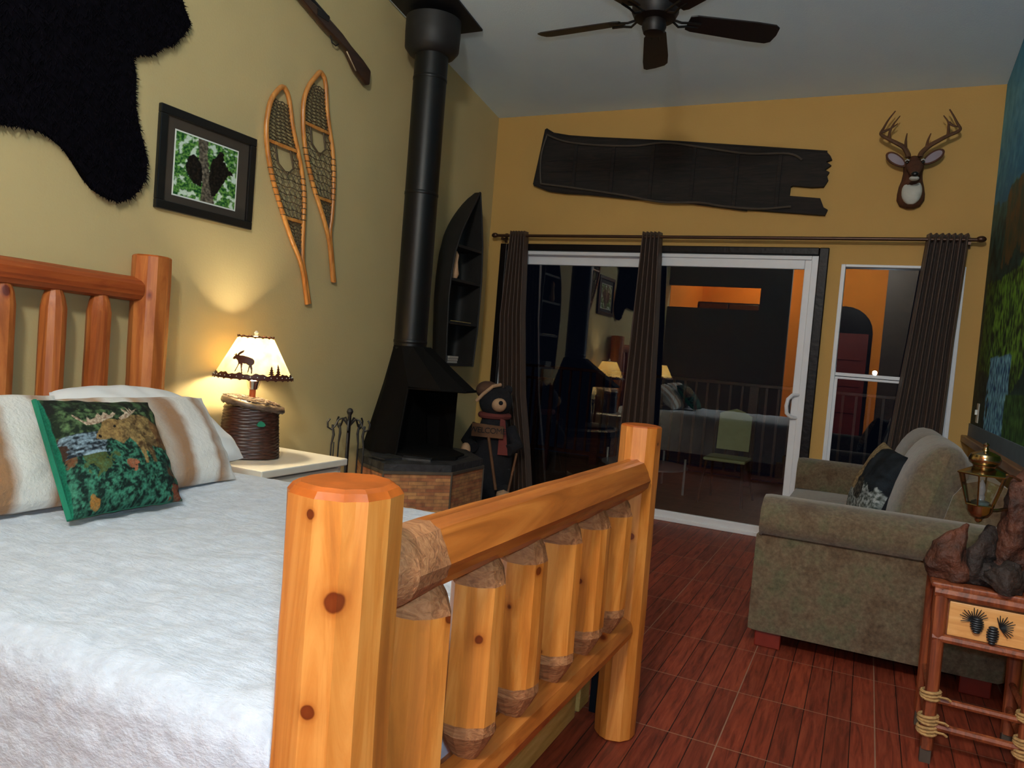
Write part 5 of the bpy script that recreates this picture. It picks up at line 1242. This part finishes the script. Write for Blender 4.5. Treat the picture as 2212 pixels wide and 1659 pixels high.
MB().tube([(TX0-0.015, TY0-0.008, 0.412), (TX1+0.02, TY0-0.008, 0.410)], 0.014, 8).build('lower_rail', M_rust, st, True)
MB().tube([(TX0-0.02, TY0-0.008, 0.560), (TX1+0.02, TY0-0.008, 0.558)], 0.018, 8).build('upper_rail', M_rust, st, True)
MB().box(TX0-0.03, TX1+0.03, TY0-0.01, TY1+0.03, 0.570, 0.588).build('table_top', M_rust, st, bevel=0.006)
pc = MB(); rnd = random.Random(5)
def cone_(cx, cz, rx, rz):
    for k in range(7):
        z = cz-rz+2*rz*k/6; w_ = rx*sqrt(max(0.05, 1-((k-3.3)/4)**2)); pc.sphere((cx, TY0-0.016, z), (w_, 0.010, rz*0.22), 8)
cx_, cz_ = (TX0+TX1)/2, 0.478
cone_(cx_-0.028, cz_-0.002, 0.020, 0.021); cone_(cx_+0.016, cz_-0.024, 0.018, 0.024)
pc.build('pine_cone_pull', M_pewter, dw, True)
m = MB()
for (ox, oz, a1, a2) in ((cx_-0.036, cz_+0.010, 0.5, 3.3), (cx_+0.034, cz_+0.004, -0.9, 1.9)):
    for k in range(13):
        a = a1+(a2-a1)*k/12; L = rnd.uniform(0.032, 0.044); m.tube([(ox, TY0-0.014, oz), (ox+L*cos(a), TY0-0.018, oz+L*sin(a))], [0.0022, 0.0012], 4)
m.build('pine_needles', M_pewter, dw)

# driftwood lantern lamp
dl = thing('driftwood_lantern_lamp', (0.40, 2.87, 0.588), 'brass and glass lantern hung from a gnarled driftwood base', 'lamp')
def gnarl(pts, rad, seed, mat, name, n=26, amp=1.0, flat=1.0):
    m = MB(); sp_ = smoothline([tuple(p) for p in pts]); P = []; R = []; K = 60
    for i in range(K+1):
        P.append(polyat(sp_, i/K)); t = i/K*(len(rad)-1); j = min(int(t), len(rad)-2); R.append(rad[j]+(rad[j+1]-rad[j])*(t-j))
    m.tube(P, R, n); so = Vector((seed*3.7, seed*1.3, 0)); out = []
    for i, v in enumerate(m.v):
        c = Vector(P[min(K, i//n)]); d = v-c; L_ = d.length or 1e-4; d = d/L_
        q = v*13+so; rdg = 1-abs(noise.noise(Vector((q.x, q.y, q.z*0.45)))*2.2); r2 = 1-abs(noise.noise(Vector((q.x*2.6, q.y*2.6, q.z*1.1)))*2)
        big = noise.noise(v*7+so)
        out.append(c+d*L_*(1+amp*(0.55*(rdg-0.6)+0.28*(r2-0.5)+0.5*big)))
    m.v = [Vector((min(p.x, XR-0.052), p.y, max(p.z, 0.589))) for p in out]
    return m.build(name, mat, dl, True, angle=180)
gnarl([(0.255, 2.86, 0.600), (0.32, 2.83, 0.612), (0.42, 2.84, 0.615), (0.56, 2.88, 0.61)], [0.018, 0.036, 0.044, 0.04], 1, M_driftd, 'driftwood_base')
gnarl([(0.30, 2.85, 0.600), (0.292, 2.84, 0.65), (0.297, 2.84, 0.70), (0.318, 2.845, 0.745), (0.334, 2.85, 0.775)], [0.050, 0.046, 0.042, 0.028, 0.008], 2, M_drift, 'driftwood_stump')
gnarl([(0.36, 2.85, 0.60), (0.37, 2.84, 0.67), (0.392, 2.85, 0.74), (0.40, 2.85, 0.78)], [0.05, 0.046, 0.034, 0.010], 4, M_driftd, 'driftwood_stump')
gnarl([(0.47, 2.88, 0.60), (0.465, 2.87, 0.70), (0.455, 2.87, 0.79), (0.475, 2.87, 0.88), (0.51, 2.88, 0.95), (0.555, 2.88, 1.01)], [0.062, 0.050, 0.042, 0.036, 0.040, 0.026], 3, M_drift, 'driftwood_trunk')
gnarl([(0.43, 2.80, 0.60), (0.45, 2.79, 0.645), (0.46, 2.80, 0.68)], [0.050, 0.044, 0.020], 7, M_driftd, 'driftwood_burl')
gnarl([(0.54, 2.85, 0.60), (0.555, 2.83, 0.70), (0.56, 2.84, 0.80), (0.55, 2.86, 0.88)], [0.045, 0.042, 0.036, 0.020], 6, M_driftd, 'driftwood_root')
lx, ly = 0.352, 2.78
m = MB().lathe((lx, ly, 0), [(0.004, 0.795), (0.010, 0.800), (0.012, 0.808), (0.026, 0.815), (0.036, 0.832), (0.038, 0.848), (0.040, 0.852)], 20)
m.build('bottom_cup', M_brass, dl, True)
m = MB(); hx = [(k*pi/3+0.25) for k in range(6)]
zt_, zb_ = 0.951, 0.852; rt2, rb2 = 0.070, 0.040
gl = MB().loops([[(lx+rb2*cos(a), ly+rb2*sin(a), zb_) for a in hx], [(lx+rt2*cos(a), ly+rt2*sin(a), zt_) for a in hx]], False, False); 
for a in hx: m.tube([(lx+rb2*cos(a), ly+rb2*sin(a), zb_), (lx+rt2*cos(a), ly+rt2*sin(a), zt_)], 0.0026, 6)
m.tube([(lx+rb2*cos(a), ly+rb2*sin(a), zb_) for a in hx], 0.0030, 6, closed=True); m.tube([(lx+(rt2+0.002)*cos(a), ly+(rt2+0.002)*sin(a), zt_) for a in hx], 0.0036, 6, closed=True)
cg = m.build('lantern_frame', M_brass, dl, True); gl.build('glass_panels', M_lglass, cg)
MB().loops([[(lx+r*cos(a), ly+r*sin(a), z) for a in hx] for r, z in ((0.074, 0.953), (0.055, 0.963), (0.034, 0.972))]).lathe((lx, ly, 0), [(0.030, 0.968), (0.032, 0.978), (0.042, 0.985), (0.046, 0.998), (0.040, 1.012), (0.024, 1.020), (0.010, 1.024), (0.006, 1.036), (0.009, 1.044), (0.002, 1.050)], 20).build('lantern_cap', M_brass, dl, True)
MB().lathe((lx, ly, 0), [(0.010, 0.852), (0.012, 0.880), (0.009, 0.884), (0.012, 0.900), (0.009, 0.918), (0.002, 0.932)], 12).build('candle_bulb', plain('clear grey bulb', srgb(196, 204, 210), 0.15, var=0.05), dl, True)
MB().lathe((lx, ly, 0), [(0.024, 0.853), (0.026, 0.862), (0.012, 0.868)], 16).build('candle_cup', plain('pale teal glass cup', srgb(120, 170, 176), 0.2), dl, True)
m = MB().tube([(lx+0.01, ly, 0.835), (lx+0.05, ly+0.02, 0.838), (0.435, 2.85, 0.84)], 0.006, 8); m.tube([(lx+0.065, ly+0.012, 0.955), (lx+0.085, ly+0.05, 0.95), (0.475, 2.87, 0.93)], 0.004, 6); m.build('bracket', M_brass, dl, True)

# ================================================================== DECK OUTSIDE
struct(MB().box(-5.2, 2.4, D+0.12, 9.0, -0.15, -0.05).build('floor_deck', M_deck))
rl = thing('deck_railing', (-1.0, 8.5, -0.05), 'wine red deck railing with thin balusters beyond the glass door', 'railing')
MB().box(-5.2, 2.4, 8.38, 8.46, 1.035, 1.07).build('top_rail', M_redrail, rl, bevel=0.004)
MB().box(-5.2, 2.4, 8.40, 8.44, 0.05, 0.09).build('bottom_rail', M_redrail, rl)
for k in range(60):
    x = -5.1+k*0.125
    if k % 14 == 4: MB().box(x-0.045, x+0.045, 8.375, 8.465, -0.05, 1.035).build('post', M_redrail, rl)
    else: MB().box(x-0.012, x+0.012, 8.408, 8.432, 0.09, 1.035).build('baluster', M_redrail, rl)
gt = thing('deck_gate', (-3.1, 7.5, -0.05), 'short wine red railing section at the left of the deck', 'railing')
MB().box(-3.45, -3.06, 7.48, 7.53, 0.925, 0.955).build('top_rail', M_redrail, gt)
for x in (-3.40, -3.25, -3.08): MB().box(x-0.016, x+0.016, 7.485, 7.52, -0.05, 0.925).build('post', M_redrail, gt)
ch = thing('patio_chair', (-1.13, 7.3, -0.05), 'metal patio chair with sage green sling back outside the glass door', 'chair')
Z0 = -0.05
legs = [(-1.335, 7.02), (-0.94, 7.02), (-1.31, 7.52), (-0.915, 7.58)]
tops = [(-1.30, 7.10), (-0.98, 7.10), (-1.30, 7.42), (-0.98, 7.44)]
for (a, b), (c, d) in zip(legs, tops): MB().tube([(a, b, Z0), (a*0.6+c*0.4, b*0.6+d*0.4, 0.14), (c, d, 0.345)], 0.013, 8).build('leg', M_bronze, ch, True)
MB().box(-1.33, -0.95, 7.08, 7.50, 0.345, 0.375).build('seat', M_sling, ch, bevel=0.01)
P = [(-1.295, 7.52, 0.42), (-0.985, 7.52, 0.42), (-0.985, 7.56, 0.76), (-1.06, 7.565, 0.80), (-1.14, 7.57, 0.825), (-1.22, 7.565, 0.80), (-1.295, 7.56, 0.77)]
MB().prism(P, (0, 1, 0), 0.02).build('backrest', M_sling, ch, bevel=0.004)
MB().tube([(-1.31, 7.46, 0.345), (-1.315, 7.53, 0.55), (-1.31, 7.57, 0.78)], 0.012, 8).tube([(-0.97, 7.46, 0.345), (-0.965, 7.53, 0.55), (-0.97, 7.57, 0.78)], 0.012, 8).build('back_frame', M_bronze, ch, True)
pt = thing('patio_table', (-1.95, 7.35, -0.05), 'low round patio table with pale metal legs on the deck', 'table')
MB().lathe((-1.95, 7.35, 0), [(0.40, 0.175), (0.43, 0.18), (0.43, 0.195), (0.40, 0.20)], 40).build('table_top', M_silver, pt, True)
for a in (0.0, 1.57, 3.14, 4.71):
    x, y = -1.95+0.43*cos(a-0.2), 7.35+0.43*sin(a-0.2); MB().tube([(x, y, Z0), (x, y, 0.30)], 0.012, 8).build('leg', M_silver, pt, True)
